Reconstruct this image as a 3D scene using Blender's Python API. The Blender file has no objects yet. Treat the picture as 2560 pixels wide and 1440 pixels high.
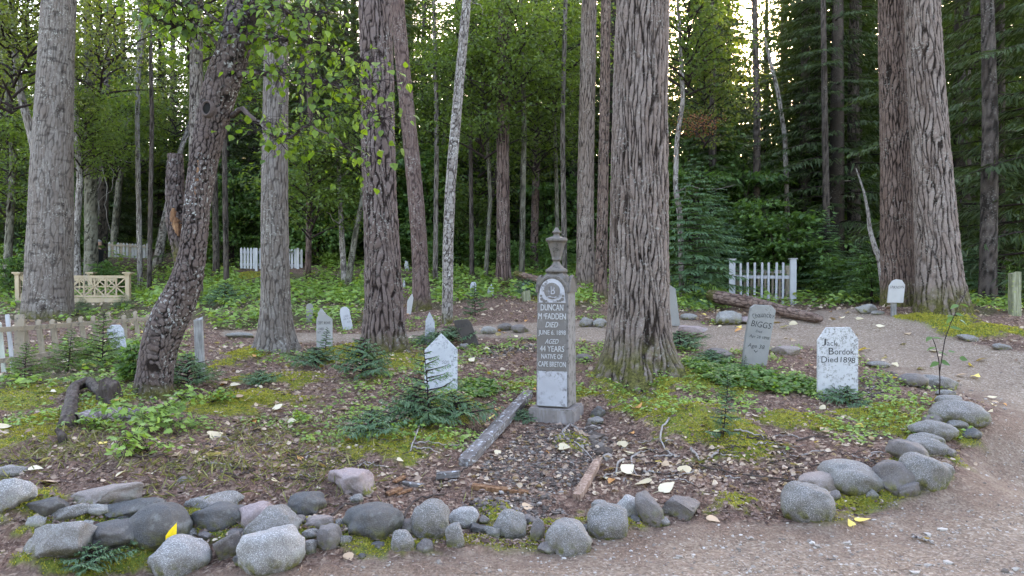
import bpy, bmesh, math, random
import numpy as np
from mathutils import Vector, Matrix

# ------------------------------------------------------------------ scene, camera, sky, sun
S = bpy.context.scene
COL = S.collection
F = 1898.0                      # focal length in pixels of the 2560 wide photograph
PITCH = math.radians(0.905)
CAMZ = 1.55
cam_d = bpy.data.cameras.new("camera")
cam_d.sensor_width = 36.0
cam_d.lens = 36.0 * F / 2560.0
cam_d.clip_end = 2000
cam = bpy.data.objects.new("camera", cam_d)
cam.location = (0, 0, CAMZ)
cam.rotation_euler = (math.pi / 2 - PITCH, 0, 0)
COL.objects.link(cam)
S.camera = cam

SUN_AZ, SUN_EL = math.radians(18.0), math.radians(18.5)
W = bpy.data.worlds.new("World")
S.world = W
W.use_nodes = True
wn = W.node_tree
bg = wn.nodes.get("Background") or wn.nodes.new("ShaderNodeBackground")
sky = wn.nodes.new("ShaderNodeTexSky")
sky.sky_type = 'NISHITA'
sky.sun_disc = False
sky.sun_elevation = SUN_EL
sky.sun_rotation = SUN_AZ
sky.air_density = 1.0
sky.dust_density = 2.0
sky.ozone_density = 1.6
wn.links.new(sky.outputs[0], bg.inputs[0])
bg.inputs[1].default_value = 0.15
sun_d = bpy.data.lights.new("sun", 'SUN')
sun_d.energy = 2.5
sun_d.angle = math.radians(0.5)
sun_d.color = (1.0, 0.9, 0.74)
sun = bpy.data.objects.new("sun", sun_d)
sdir = Vector((math.sin(SUN_AZ) * math.cos(SUN_EL), math.cos(SUN_AZ) * math.cos(SUN_EL), math.sin(SUN_EL)))
sun.rotation_euler = (-sdir).to_track_quat('-Z', 'Y').to_euler()
sun.location = (8, 25, 30)
COL.objects.link(sun)
S.view_settings.view_transform = 'Standard'
S.view_settings.look = 'None'
S.view_settings.exposure = 4.0
S.view_settings.use_white_balance = True
S.view_settings.white_balance_temperature = 8300
S.view_settings.white_balance_tint = 20
S.view_settings.gamma = 1.0
S.render.engine = 'CYCLES'
S.cycles.use_denoising = True
S.cycles.max_bounces = 6
S.cycles.diffuse_bounces = 3
S.cycles.glossy_bounces = 2
S.cycles.transmission_bounces = 4
S.cycles.transparent_max_bounces = 4
S.cycles.sample_clamp_indirect = 6.0
S.render.use_persistent_data = False

# ------------------------------------------------------------------ pixel <-> world
def ray(px, py):
    cx, cy = (px - 1280) / F, (720 - py) / F
    return Vector((cx, math.cos(PITCH) + cy * math.sin(PITCH), cy * math.cos(PITCH) - math.sin(PITCH)))
def pt(px, py, d):
    r = ray(px, py)
    return Vector((0, 0, CAMZ)) + r * (d / r.y)

# ------------------------------------------------------------------ noise
def _h(ix, iy, seed):
    n = (ix.astype(np.int64) * 374761393 + iy.astype(np.int64) * 668265263 + seed * 1274126177) & 0xffffffff
    n = ((n ^ (n >> 13)) * 1274126177) & 0xffffffff
    n = ((n ^ (n >> 16)) * 2246822519) & 0xffffffff
    return ((n ^ (n >> 15)) & 0xffffff) / float(0xffffff)
def vnoise(x, y, seed=0):
    x = np.asarray(x, float); y = np.asarray(y, float)
    ix, iy = np.floor(x), np.floor(y)
    fx, fy = x - ix, y - iy
    fx = fx * fx * (3 - 2 * fx); fy = fy * fy * (3 - 2 * fy)
    a, b = _h(ix, iy, seed), _h(ix + 1, iy, seed)
    c, d = _h(ix, iy + 1, seed), _h(ix + 1, iy + 1, seed)
    return (a + (b - a) * fx) * (1 - fy) + (c + (d - c) * fx) * fy
def fbm(x, y, seed=0, octv=4):
    s = 0; a = .5; t = 0
    for o in range(octv):
        s = s + a * vnoise(x * 2 ** o, y * 2 ** o, seed + o * 17); t += a; a *= .5
    return s / t
def worley(u, v, nu, seed=0, jit=.9, vert=False):
    iu, iv = np.floor(u), np.floor(v)
    f1 = np.full(u.shape, 9.0); f2 = np.full(u.shape, 9.0); idv = np.zeros(u.shape)
    q1 = [np.zeros(u.shape), np.zeros(u.shape)]; q2 = [np.zeros(u.shape), np.zeros(u.shape)]
    for du in (-1, 0, 1):
        for dv in (-1, 0, 1):
            cu, cv = iu + du, iv + dv
            w = np.mod(cu, nu)
            px = cu + .5 + (_h(w, cv, seed) - .5) * jit
            py = cv + .5 + (_h(w, cv, seed + 5) - .5) * jit
            d = np.sqrt((u - px) ** 2 + (v - py) ** 2)
            m = d < f1
            m2 = (~m) & (d < f2)
            for c_, pc in ((0, px), (1, py)):
                q2[c_] = np.where(m, q1[c_], np.where(m2, pc, q2[c_])); q1[c_] = np.where(m, pc, q1[c_])
            f2 = np.where(m, f1, np.minimum(f2, d))
            idv = np.where(m, _h(w, cv, seed + 9), idv)
            f1 = np.where(m, d, f1)
    if vert:
        return f1, f2, idv, np.abs(q1[1] - q2[1]) / (np.abs(q1[0] - q2[0]) + np.abs(q1[1] - q2[1]) + 1e-6)
    return f1, f2, idv
def sstep(a, b, x):
    t = np.clip((x - a) / (b - a), 0, 1)
    return t * t * (3 - 2 * t)

# ------------------------------------------------------------------ terrain
CTRL = [(0,1440,3.92),(640,1440,3.92),(1280,1440,3.92),(1920,1440,3.92),(2560,1440,3.92),
 (2560,1200,5.8),(2560,1000,7.9),(2300,850,10.2),(2000,1300,4.75),(2200,1230,5.2),(2370,1180,5.5),(2430,1060,6.5),
 (1280,1330,4.6),(1600,1270,4.95),(400,1390,4.2),(200,1240,4.65),(600,1230,4.8),(900,1200,5.2),(1300,1180,5.6),(1600,1150,5.9),
 (1900,1150,5.85),(1395,1050,7.1),(1100,985,7.6),(1600,940,8.5),(1760,1030,7.2),(2095,985,7.6),(1880,915,8.8),
 (390,990,7.2),(690,880,10),(960,885,9.6),(815,870,10.2),(870,820,12),(1120,810,12),(1050,775,13.5),(1170,865,10.2),
 (1075,853,10.5),(1180,735,17),(1225,740,16.5),(1260,715,18),(1468,705,18),(1505,755,14),(1905,755,17),(1900,790,14),
 (2240,762,12),(2340,775,11.3),(2535,790,11),(2150,775,13.5),(250,757,17),(60,747,18),(120,790,13.5),(30,925,8.6),
 (300,870,10.5),(680,674,21),(310,642,24.5),(240,747,20),(1086,657,24),(600,760,15),(1400,650,30),(2000,715,22),
 (2500,715,20),(-200,1440,3.92),(2800,1440,3.92),(150,1120,5.6),(760,1060,6.6),(2250,1050,6.6)]
def _ctrl():
    P = [tuple(pt(*c)) for c in CTRL]
    for x in (-40, -20, 0, 20, 40):
        P.append((x * 1.3, 45, 4.6)); P.append((x * 2, 75, 12.0))
    for x in (-10, 0, 10):
        P += [(x, -2, 0.0), (x, -9, 0.0)]
    P += [(-14, 8, .7), (14, 8, .5), (-22, 18, 1.3), (22, 18, 1.6), (-9, 4, .1), (9, 4, 0.0), (-30, 28, 2.4), (26, 28, 2.2)]
    return np.array(P)
_P = _ctrl()
def _phi(r2): return np.sqrt(r2 + .15)
def _wy(y): return np.asarray(y, float)
_A = _phi(((_P[:, None, :2] - _P[None, :, :2]) ** 2).sum(-1)) + np.eye(len(_P)) * .05
_n = len(_P)
_M = np.zeros((_n + 3, _n + 3)); _M[:_n, :_n] = _A
_M[:_n, _n] = 1; _M[:_n, _n + 1:] = _P[:, :2]; _M[_n, :_n] = 1; _M[_n + 1:, :_n] = _P[:, :2].T
_c = np.linalg.solve(_M, np.r_[_P[:, 2], 0, 0, 0])
def g0(x, y):
    x = np.atleast_1d(np.asarray(x, float)); y = np.atleast_1d(np.asarray(y, float))
    z = _c[_n] + _c[_n + 1] * x + _c[_n + 2] * y
    for i in range(_n):
        z = z + _c[i] * _phi((x - _P[i, 0]) ** 2 + (y - _P[i, 1]) ** 2)
    return z
def at0(px, py, g=None):
    g = g or g0
    ds = np.r_[np.arange(2.2, 14, .03), np.arange(14, 70, .1)]
    r = ray(px, py)
    x = r.x / r.y * ds; z = CAMZ + r.z / r.y * ds
    hit = np.nonzero(z < g(x, ds))[0]
    d = ds[hit[0]] if len(hit) else 60.0
    return Vector((r.x / r.y * d, d, float(g(r.x / r.y * d, d)[0])))

def poly(pxs): return np.array([at0(*p)[:2] for p in pxs])
def inpoly(x, y, P):
    x = np.asarray(x, float); y = np.asarray(y, float)
    c = np.zeros(x.shape, bool); n = len(P); j = n - 1
    for i in range(n):
        xi, yi, xj, yj = P[i, 0], P[i, 1], P[j, 0], P[j, 1]
        c ^= ((yi > y) != (yj > y)) & (x < (xj - xi) * (y - yi) / (yj - yi + 1e-12) + xi)
        j = i
    return c
def pdist(x, y, P):
    """signed distance to a polygon, positive inside"""
    d = np.full(np.shape(x), 1e9); n = len(P)
    for i in range(n):
        a, b = P[i], P[(i + 1) % n]; ab = b - a
        t = np.clip(((x - a[0]) * ab[0] + (y - a[1]) * ab[1]) / (ab @ ab + 1e-9), 0, 1)
        d = np.minimum(d, np.hypot(x - a[0] - t * ab[0], y - a[1] - t * ab[1]))
    return np.where(inpoly(x, y, P), d, -d)
PATH = np.vstack([poly([(420,1439),(600,1432),(770,1405),(1000,1400),(1300,1375),(1500,1360),(1640,1320),(1760,1300),(1960,1310),(2080,1310),
 (2385,1205),(2450,1090),(2490,1030),(2400,985),(2260,962),(2190,920),(2150,880),(2000,868),(1900,880),(1760,880),(1700,850),
 (1480,855),(1200,845),(900,862),(700,850),(560,845),(560,828),(800,830),(1000,830),(1200,815),(1400,803),(1500,803),(1700,800),(1790,812),(1850,808),
 (1950,790),(2050,775),(2150,772),(2230,792),(2400,845),(2560,885)]),
 np.array([[12, 7.5], [14, 3], [12, -6], [-12, -6], [-12, 2.4], [-3.5, 3.5]])])
GREEN = [poly(p) for p in (
 [(440,700),(520,660),(620,690),(900,690),(1000,760),(900,812),(760,815),(560,828),(480,800)],
 [(0,930),(150,880),(380,860),(340,960),(200,985),(0,990)],
 [(1060,700),(1250,668),(1240,730),(1100,775)],
 [(1380,690),(1500,690),(1500,790),(1380,760)],
 [(1715,930),(1780,900),(1960,925),(2060,960),(2080,990),(1900,985),(1750,975)],
 [(2080,690),(2220,690),(2230,755),(2100,760)],
 [(2400,720),(2560,715),(2560,790),(2430,785)],
 [(0,690),(450,690),(450,800),(0,800)],
 [(1090,1000),(1230,960),(1250,985),(1150,1010)],
 [(1680,700),(1830,700),(1830,770),(1700,800)])]
# moss cushions: px, py, rx, ry, height
MOSS = []
for (cx, cy, rx, ry, hh) in [(1755,1085,150,62,.13),(1850,1120,120,35,.03),(1640,1030,120,40,.05),(1700,965,110,40,.09),(1000,1105,130,50,.05),
 (1120,1035,90,40,.12),(940,1100,80,50,.03),(690,950,130,22,.05),(860,890,90,25,.05),(1000,915,90,35,.07),(1560,960,110,45,.05),
 (2000,1060,130,30,.03),(2170,1030,110,25,.02),(2285,1085,80,45,.05),(2300,1170,60,30,.05),(1830,1265,80,25,.05),(2330,800,120,22,.05),(2470,828,90,16,.04),
 (2250,805,60,14,.04),(90,1100,110,40,.05),(150,1060,110,40,.06),(40,1000,130,50,.03),(250,1020,90,40,.06),(1450,985,60,20,.04),(1430,1110,50,25,.05),
 (900,1340,150,45,.05),(620,890,60,25,.05),(120,1330,90,50,.05),(330,1400,150,40,.05),(150,1410,160,40,.04),(1610,1290,60,30,.04),(1360,1340,40,40,.04),(1200,1370,160,30,.03),
 (2080,1300,90,35,.03),(2230,1245,150,25,.03),(1010,1345,120,40,.06),(560,1330,100,40,.06),(750,1340,80,40,.06),(1540,1310,90,35,.05),(1240,1290,60,30,.04),(2150,1225,120,35,.06),(2090,1255,60,30,.05),(2290,1215,90,30,.05),(2340,1130,60,35,.04),(60,1280,80,40,.06),(240,1310,120,40,.05),(470,1310,70,35,.05),(1330,965,70,16,.03),(650,990,110,25,.03),(1850,960,80,25,.03),(2400,1090,60,40,.03),(560,1010,90,30,.03),(1420,745,90,18,.03),(580,700,80,12,.03)]:
    c = at0(cx, cy); a = at0(cx, cy - ry)
    MOSS.append((c.x, c.y, rx * c.y / F, max(a.y - c.y, .06), hh))
def moss_mask(x, y):
    m = np.zeros(np.shape(x)); h = np.zeros(np.shape(x))
    nz = (fbm(x * 4, y * 4, 3) - .46) * 1.7 + (fbm(x * 20, y * 20, 8) - .5) * .9
    for (cx, cy, rx, ry, hh) in MOSS:
        r = np.sqrt(((x - cx) / rx) ** 2 + ((y - cy) / ry) ** 2) + nz
        k = sstep(1.12, .7, r)
        m = np.maximum(m, k); r0 = ((x - cx) / rx) ** 2 + ((y - cy) / ry) ** 2; h = np.maximum(h, hh * np.clip(1.15 - r0, 0, 1) ** .8)
    return m, h
def path_mask(x, y):
    nz = (fbm(x * 3, y * 3, 31) - .5) * .5 + (fbm(x * 14, y * 14, 33) - .5) * .16
    return sstep(-.10, .12, pdist(x, y, PATH) + nz * .6)
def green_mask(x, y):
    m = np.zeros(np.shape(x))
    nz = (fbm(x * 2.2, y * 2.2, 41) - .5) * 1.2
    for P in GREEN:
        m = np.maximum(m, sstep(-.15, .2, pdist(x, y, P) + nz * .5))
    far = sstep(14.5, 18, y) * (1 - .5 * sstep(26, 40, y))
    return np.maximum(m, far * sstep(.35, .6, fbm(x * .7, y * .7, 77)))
def gz(x, y):
    x = np.atleast_1d(np.asarray(x, float)); y = np.atleast_1d(np.asarray(y, float))
    z = g0(x, y)
    pm = path_mask(x, y); mm, mh = moss_mask(x, y)
    rough = 1 - pm
    z = z + (fbm(x * 1.3, y * 1.3, 11) - .5) * (.05 + .07 * rough)
    z = z + (fbm(x * 6, y * 6, 13) - .5) * (.012 + .04 * rough)
    z = z + (fbm(x * 26, y * 26, 15, 3) - .5) * (.008 + .017 * rough)
    z = z + mh * (.8 + .35 * fbm(x * 9, y * 9, 17)) + mm * (fbm(x * 45, y * 45, 19, 2) - .5) * .018
    return z
def at(px, py): return at0(px, py, gz)
def gpt(px, d):
    x = (px - 1280) / F * d
    return Vector((x, d, float(gz(x, d)[0])))

# ------------------------------------------------------------------ mesh building
class Geo:
    def __init__(self): self.V = []; self.Q = []; self.T = []; self.QM = []; self.TM = []; self.A = []; self.n = 0
    def add(self, V, quads=None, tris=None, mi=0, a=None):
        V = np.asarray(V, float).reshape(-1, 3)
        if quads is not None and len(quads):
            q = np.asarray(quads, np.int64).reshape(-1, 4) + self.n
            self.Q.append(q); self.QM.append(np.full(len(q), mi))
        if tris is not None and len(tris):
            t = np.asarray(tris, np.int64).reshape(-1, 3) + self.n
            self.T.append(t); self.TM.append(np.full(len(t), mi))
        self.V.append(V)
        self.A.append(np.broadcast_to(np.asarray(.5 if a is None else a, float), (len(V),)))
        self.n += len(V)
        return self
    def mesh(self, name, mats, smooth=True, attrs=None, origin=None):
        me = bpy.data.meshes.new(name)
        V = np.vstack(self.V)
        if origin is not None: V = V - np.asarray(origin, float)
        me.vertices.add(len(V)); me.vertices.foreach_set("co", V.astype(np.float32).ravel())
        q = np.vstack(self.Q) if self.Q else np.zeros((0, 4), np.int64)
        t = np.vstack(self.T) if self.T else np.zeros((0, 3), np.int64)
        loops = np.r_[q.ravel(), t.ravel()].astype(np.int32)
        me.loops.add(len(loops)); me.loops.foreach_set("vertex_index", loops)
        st = np.r_[np.arange(len(q)) * 4, len(q) * 4 + np.arange(len(t)) * 3].astype(np.int32)
        me.polygons.add(len(st)); me.polygons.foreach_set("loop_start", st)
        for m in (mats if isinstance(mats, (list, tuple)) else [mats]): me.materials.append(m)
        mi = np.concatenate(self.QM + self.TM).astype(np.int32)
        me.polygons.foreach_set("material_index", mi)
        me.polygons.foreach_set("use_smooth", np.full(len(st), smooth, bool))
        at_ = me.attributes.new("tint", 'FLOAT', 'POINT')
        at_.data.foreach_set("value", np.concatenate(self.A).astype(np.float32))
        for k, v in (attrs or {}).items():
            b = me.attributes.new(k, 'FLOAT', 'POINT'); b.data.foreach_set("value", np.asarray(v, np.float32).ravel())
        me.update(calc_edges=True)
        me.validate()
        return me
    def build(self, name, mats, parent=None, smooth=True, attrs=None):
        o = bpy.data.objects.new(name, self.mesh(name, mats, smooth, attrs, None if parent is None else origin_of(parent)))
        COL.objects.link(o)
        if parent is not None: o.parent = parent
        return o
def origin_of(o):
    v = Vector(o.location)
    while o.parent: o = o.parent; v = v + Vector(o.location)
    return v
def tag(o, label=None, cat=None, group=None, kind=None):
    if label: o["label"] = label
    if cat: o["category"] = cat
    if group: o["group"] = group
    if kind: o["kind"] = kind
    return o
def thing(name, label, cat, loc=(0, 0, 0), group=None):
    o = bpy.data.objects.new(name, None); o.location = loc; o.empty_display_size = .1
    COL.objects.link(o)
    return tag(o, label, cat, group)
def link(name, me, parent=None, loc=(0, 0, 0), rot=(0, 0, 0), sc=(1, 1, 1)):
    o = bpy.data.objects.new(name, me); COL.objects.link(o)
    if parent is not None: o.parent = parent
    o.location = loc; o.rotation_euler = rot; o.scale = sc
    return o

def box(geo, c, size, rot=None, mi=0, a=None):
    s = np.array([[x, y, z] for x in (-.5, .5) for y in (-.5, .5) for z in (-.5, .5)]) * np.asarray(size, float)
    if rot is not None: s = s @ np.array(rot.to_3x3()).T
    geo.add(s + np.asarray(c, float), [[0, 1, 3, 2], [4, 6, 7, 5], [0, 4, 5, 1], [2, 3, 7, 6], [0, 2, 6, 4], [1, 5, 7, 3]], mi=mi, a=a)
def unit(v): return v / (np.linalg.norm(v, axis=-1, keepdims=True) + 1e-9)
def tube(geo, P, r, n=6, mi=0, a=None, cap=True):
    P = np.asarray(P, float); r = np.broadcast_to(np.asarray(r, float), (len(P),))
    T = unit(np.gradient(P, axis=0))
    ref = np.array([1.0, 0, 0]) if abs(T[:, 0]).mean() < .75 else np.array([0, 0, 1.0])
    X = unit(ref - T * (T @ ref)[:, None]); Y = np.cross(T, X)
    th = np.arange(n) / n * 2 * np.pi
    V = P[:, None] + r[:, None, None] * (np.cos(th)[None, :, None] * X[:, None] + np.sin(th)[None, :, None] * Y[:, None])
    i = np.arange(len(P) - 1)[:, None] * n; j = np.arange(n)[None]
    q = np.stack([i + j, i + (j + 1) % n, i + n + (j + 1) % n, i + n + j], -1).reshape(-1, 4)
    V = V.reshape(-1, 3)
    tris = []
    if cap:
        V = np.vstack([V, P[:1], P[-1:]]); k = len(P) * n
        tris = [[k, (x + 1) % n, x] for x in range(n)] + [[k + 1, k - n + x, k - n + (x + 1) % n] for x in range(n)]
    geo.add(V, q, tris, mi=mi, a=a)
RHOMB = [(0, 0), (.45, -.5), (1, 0), (.45, .5)]
OVATE = [(0, 0), (.16, -.34), (.38, -.5), (.62, -.38), (.85, -.15), (1, 0), (.85, .15), (.62, .38), (.38, .5), (.16, .34)]
MAPLE = [(0, 0), (.02, -.22), (.22, -.48), (.32, -.30), (.52, -.52), (.62, -.24), (.78, -.26), (1, 0), (.78, .26), (.62, .24), (.52, .52), (.32, .30), (.22, .48), (.02, .22)]
HEART = [(.06, 0), (0, -.25), (.12, -.46), (.36, -.5), (.65, -.3), (1, 0), (.65, .3), (.36, .5), (.12, .46), (0, .25)]
def leaves(geo, P, D, N, L, Wd, outline=RHOMB, fold=.18, bend=.15, mi=0, a=None):
    P = np.asarray(P, float); n = len(P)
    if n == 0: return
    D = unit(np.asarray(D, float)); N = np.asarray(N, float)
    Sd = unit(np.cross(D, N)); N = np.cross(Sd, D)
    L = np.broadcast_to(np.asarray(L, float), (n,)); Wd = np.broadcast_to(np.asarray(Wd, float), (n,))
    o = np.array(outline); m = len(o)
    V = P[:, None] + D[:, None] * (o[None, :, 0, None] * L[:, None, None]) + Sd[:, None] * (o[None, :, 1, None] * Wd[:, None, None]) \
        + N[:, None] * ((np.abs(o[None, :, 1]) * fold)[..., None] * Wd[:, None, None] - (bend * o[None, :, 0] ** 2)[..., None] * L[:, None, None])
    a = np.repeat(np.random.RandomState(n).rand(n), m) if a is None else np.repeat(np.broadcast_to(a, (n,)), m)
    b = np.arange(n)[:, None] * m
    if m == 4: geo.add(V.reshape(-1, 3), b + np.arange(4)[None], mi=mi, a=a)
    else:
        # two halves meeting on the midrib so the fold reads
        tip = int(np.argmax(o[:, 0])); tr = []
        for i in range(1, m - 1): tr.append([0, i, i + 1])
        t = np.array(tr)
        geo.add(V.reshape(-1, 3), tris=(b[:, None] + t[None]).reshape(-1, 3), mi=mi, a=a)
def rdir(rng, n, zlo=-.3, zhi=.3):
    a = rng.rand(n) * 2 * np.pi; z = zlo + (zhi - zlo) * rng.rand(n)
    return unit(np.stack([np.cos(a), np.sin(a), z], -1))

# ------------------------------------------------------------------ material helpers
def N_(nt, t, ins=None, **props):
    n = nt.nodes.new(t)
    for k, v in props.items(): setattr(n, k, v)
    for k, v in (ins or {}).items():
        s = n.inputs[k]
        if isinstance(v, bpy.types.NodeSocket): nt.links.new(v, s)
        else: s.default_value = v
    return n
def c4(c): return (c[0], c[1], c[2], 1)
def mixc(nt, f, a, b, blend='MIX'):
    n = nt.nodes.new('ShaderNodeMix'); n.data_type = 'RGBA'; n.blend_type = blend
    for s, v in ((n.inputs[0], f), (n.inputs[6], a), (n.inputs[7], b)):
        if isinstance(v, bpy.types.NodeSocket): nt.links.new(v, s)
        else: s.default_value = v if not isinstance(v, tuple) else c4(v)
    return n.outputs[2]
def mth(nt, op, a, b=0.0, clamp=False):
    n = nt.nodes.new('ShaderNodeMath'); n.operation = op; n.use_clamp = clamp
    for s, v in ((n.inputs[0], a), (n.inputs[1], b)):
        if isinstance(v, bpy.types.NodeSocket): nt.links.new(v, s)
        else: s.default_value = v
    return n.outputs[0]
def ramp(nt, f, stops):
    n = nt.nodes.new('ShaderNodeValToRGB'); e = n.color_ramp.elements
    while len(e) < len(stops): e.new(.5)
    for k, (p, c) in enumerate(stops): e[k].position = p; e[k].color = c4(c) if len(c) == 3 else c
    nt.links.new(f, n.inputs[0]); return n.outputs[0]
def rng_(nt, f, a, b, c=0.0, d=1.0):
    n = nt.nodes.new('ShaderNodeMapRange'); nt.links.new(f, n.inputs[0])
    n.inputs[1].default_value = a; n.inputs[2].default_value = b; n.inputs[3].default_value = c; n.inputs[4].default_value = d
    return n.outputs[0]
def noise(nt, vec, scale, detail=3, rough=.55):
    return N_(nt, 'ShaderNodeTexNoise', {'Vector': vec, 'Scale': scale, 'Detail': detail, 'Roughness': rough}).outputs[0]
def attr(nt, name): return N_(nt, 'ShaderNodeAttribute', attribute_name=name).outputs['Fac']
def newmat(name):
    m = bpy.data.materials.new(name); m.use_nodes = True
    nt = m.node_tree; b = nt.nodes.get('Principled BSDF')
    b.inputs['Roughness'].default_value = .85; b.inputs['Specular IOR Level'].default_value = .25
    tc = nt.nodes.new('ShaderNodeTexCoord').outputs['Object']
    return m, nt, b, tc
def bump(nt, b, h, dist=.01, strength=.6):
    n = N_(nt, 'ShaderNodeBump', {'Height': h, 'Distance': dist, 'Strength': strength}); nt.links.new(n.outputs[0], b.inputs['Normal'])
def scale_vec(nt, v, s):
    return N_(nt, 'ShaderNodeMapping', {'Vector': v, 'Scale': s}).outputs[0]

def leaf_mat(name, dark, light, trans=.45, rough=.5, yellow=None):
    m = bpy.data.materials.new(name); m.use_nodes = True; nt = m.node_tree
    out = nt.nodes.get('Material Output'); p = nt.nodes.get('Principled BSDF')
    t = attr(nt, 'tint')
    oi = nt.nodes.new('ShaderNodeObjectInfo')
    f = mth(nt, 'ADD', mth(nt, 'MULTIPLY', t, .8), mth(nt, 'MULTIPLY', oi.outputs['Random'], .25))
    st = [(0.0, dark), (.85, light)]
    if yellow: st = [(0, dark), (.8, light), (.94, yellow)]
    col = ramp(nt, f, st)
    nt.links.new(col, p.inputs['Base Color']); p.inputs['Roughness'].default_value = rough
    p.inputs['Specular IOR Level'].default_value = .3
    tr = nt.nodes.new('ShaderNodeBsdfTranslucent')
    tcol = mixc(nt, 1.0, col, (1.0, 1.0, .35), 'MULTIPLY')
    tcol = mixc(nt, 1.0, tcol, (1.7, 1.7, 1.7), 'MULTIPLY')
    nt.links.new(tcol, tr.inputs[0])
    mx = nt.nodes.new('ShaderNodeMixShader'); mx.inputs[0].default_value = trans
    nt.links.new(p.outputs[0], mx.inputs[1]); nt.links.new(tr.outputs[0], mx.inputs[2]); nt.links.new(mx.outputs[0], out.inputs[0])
    return m
# ------------------------------------------------------------------ materials of the setting
def ground_mat():
    m, nt, b, tc = newmat('forest_floor')
    pa, mo, gr, ed = attr(nt, 'path'), attr(nt, 'moss'), attr(nt, 'green'), attr(nt, 'edge')
    # leaf litter: flakes of different browns
    warp = mixc(nt, .06, tc, N_(nt, 'ShaderNodeTexNoise', {'Vector': tc, 'Scale': 9.0, 'Detail': 2.0}).outputs[1])
    vo = N_(nt, 'ShaderNodeTexVoronoi', {'Vector': warp, 'Scale': 38.0, 'Randomness': 1.0})
    vcol = N_(nt, 'ShaderNodeSeparateColor', {0: vo.outputs['Color']}).outputs[0]
    lit = ramp(nt, vcol, [(0, (.036, .017, .012)), (.35, (.098, .049, .033)), (.7, (.178, .096, .068)), (.9, (.285, .178, .128)), (1, (.46, .335, .245))])
    n1 = noise(nt, tc, 4.0, 5)
    lit = mixc(nt, rng_(nt, n1, .35, .65), lit, mixc(nt, .55, lit, (.075, .045, .036)))
    v2 = N_(nt, 'ShaderNodeTexVoronoi', {'Vector': scale_vec(nt, warp, (1, .35, 1)), 'Scale': 120.0})
    lit = mixc(nt, .35, lit, ramp(nt, N_(nt, 'ShaderNodeSeparateColor', {0: v2.outputs['Color']}).outputs[1], [(0, (.04, .025, .02)), (.6, (.14, .09, .07)), (1, (.3, .22, .17))]))
    # trodden path: dusty gravel
    vp = N_(nt, 'ShaderNodeTexVoronoi', {'Vector': warp, 'Scale': 75.0})
    gcol = N_(nt, 'ShaderNodeSeparateColor', {0: vp.outputs['Color']}).outputs[0]
    dirt = ramp(nt, noise(nt, tc, 2.2, 6, .62), [(.25, (.15, .106, .077)), (.5, (.222, .162, .120)), (.75, (.305, .232, .178))])
    peb = ramp(nt, gcol, [(0, (.075, .053, .038)), (.45, (.205, .152, .114)), (.8, (.305, .24, .188)), (1, (.48, .42, .35))])
    pth = mixc(nt, .55, dirt, peb)
    pth = mixc(nt, rng_(nt, noise(nt, tc, 60.0, 2), .55, .8, 0, .5), pth, (.11, .07, .055))
    need = ramp(nt, noise(nt, scale_vec(nt, warp, (1, .4, 1)), 95.0, 4, .7), [(.3, (.05, .03, .022)), (.5, (.135, .085, .062)), (.7, (.24, .165, .12))])
    pth = mixc(nt, mth(nt, 'MULTIPLY', ed, rng_(nt, noise(nt, tc, 3.5, 5, .65), .32, .55, .15, .9)), pth, need)
    pth = mixc(nt, rng_(nt, noise(nt, tc, 1.1, 4, .6), .45, .7, 0, .55), pth, mixc(nt, .7, pth, (.13, .088, .07)))
    # moss
    mcol = ramp(nt, noise(nt, tc, 28.0, 5, .65), [(.25, (.035, .04, .010)), (.45, (.10, .11, .018)), (.62, (.19, .19, .03)), (.8, (.33, .30, .065))])
    mcol = mixc(nt, rng_(nt, noise(nt, tc, 5.0, 3), .4, .65, 0, .75), mcol, mixc(nt, .7, mcol, (.05, .10, .018)))
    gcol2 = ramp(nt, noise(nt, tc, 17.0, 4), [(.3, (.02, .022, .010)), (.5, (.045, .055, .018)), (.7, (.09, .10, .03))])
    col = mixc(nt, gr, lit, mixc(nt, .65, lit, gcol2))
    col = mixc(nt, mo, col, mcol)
    col = mixc(nt, pa, col, pth)
    nt.links.new(col, b.inputs['Base Color']); b.inputs['Roughness'].default_value = .95
    b.inputs['Specular IOR Level'].default_value = .15
    h = mth(nt, 'ADD', mth(nt, 'MULTIPLY', vo.outputs['Distance'], .8), mth(nt, 'MULTIPLY', noise(nt, tc, 90.0, 4, .7), .9))
    bump(nt, b, h, .022, .75)
    return m

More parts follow.
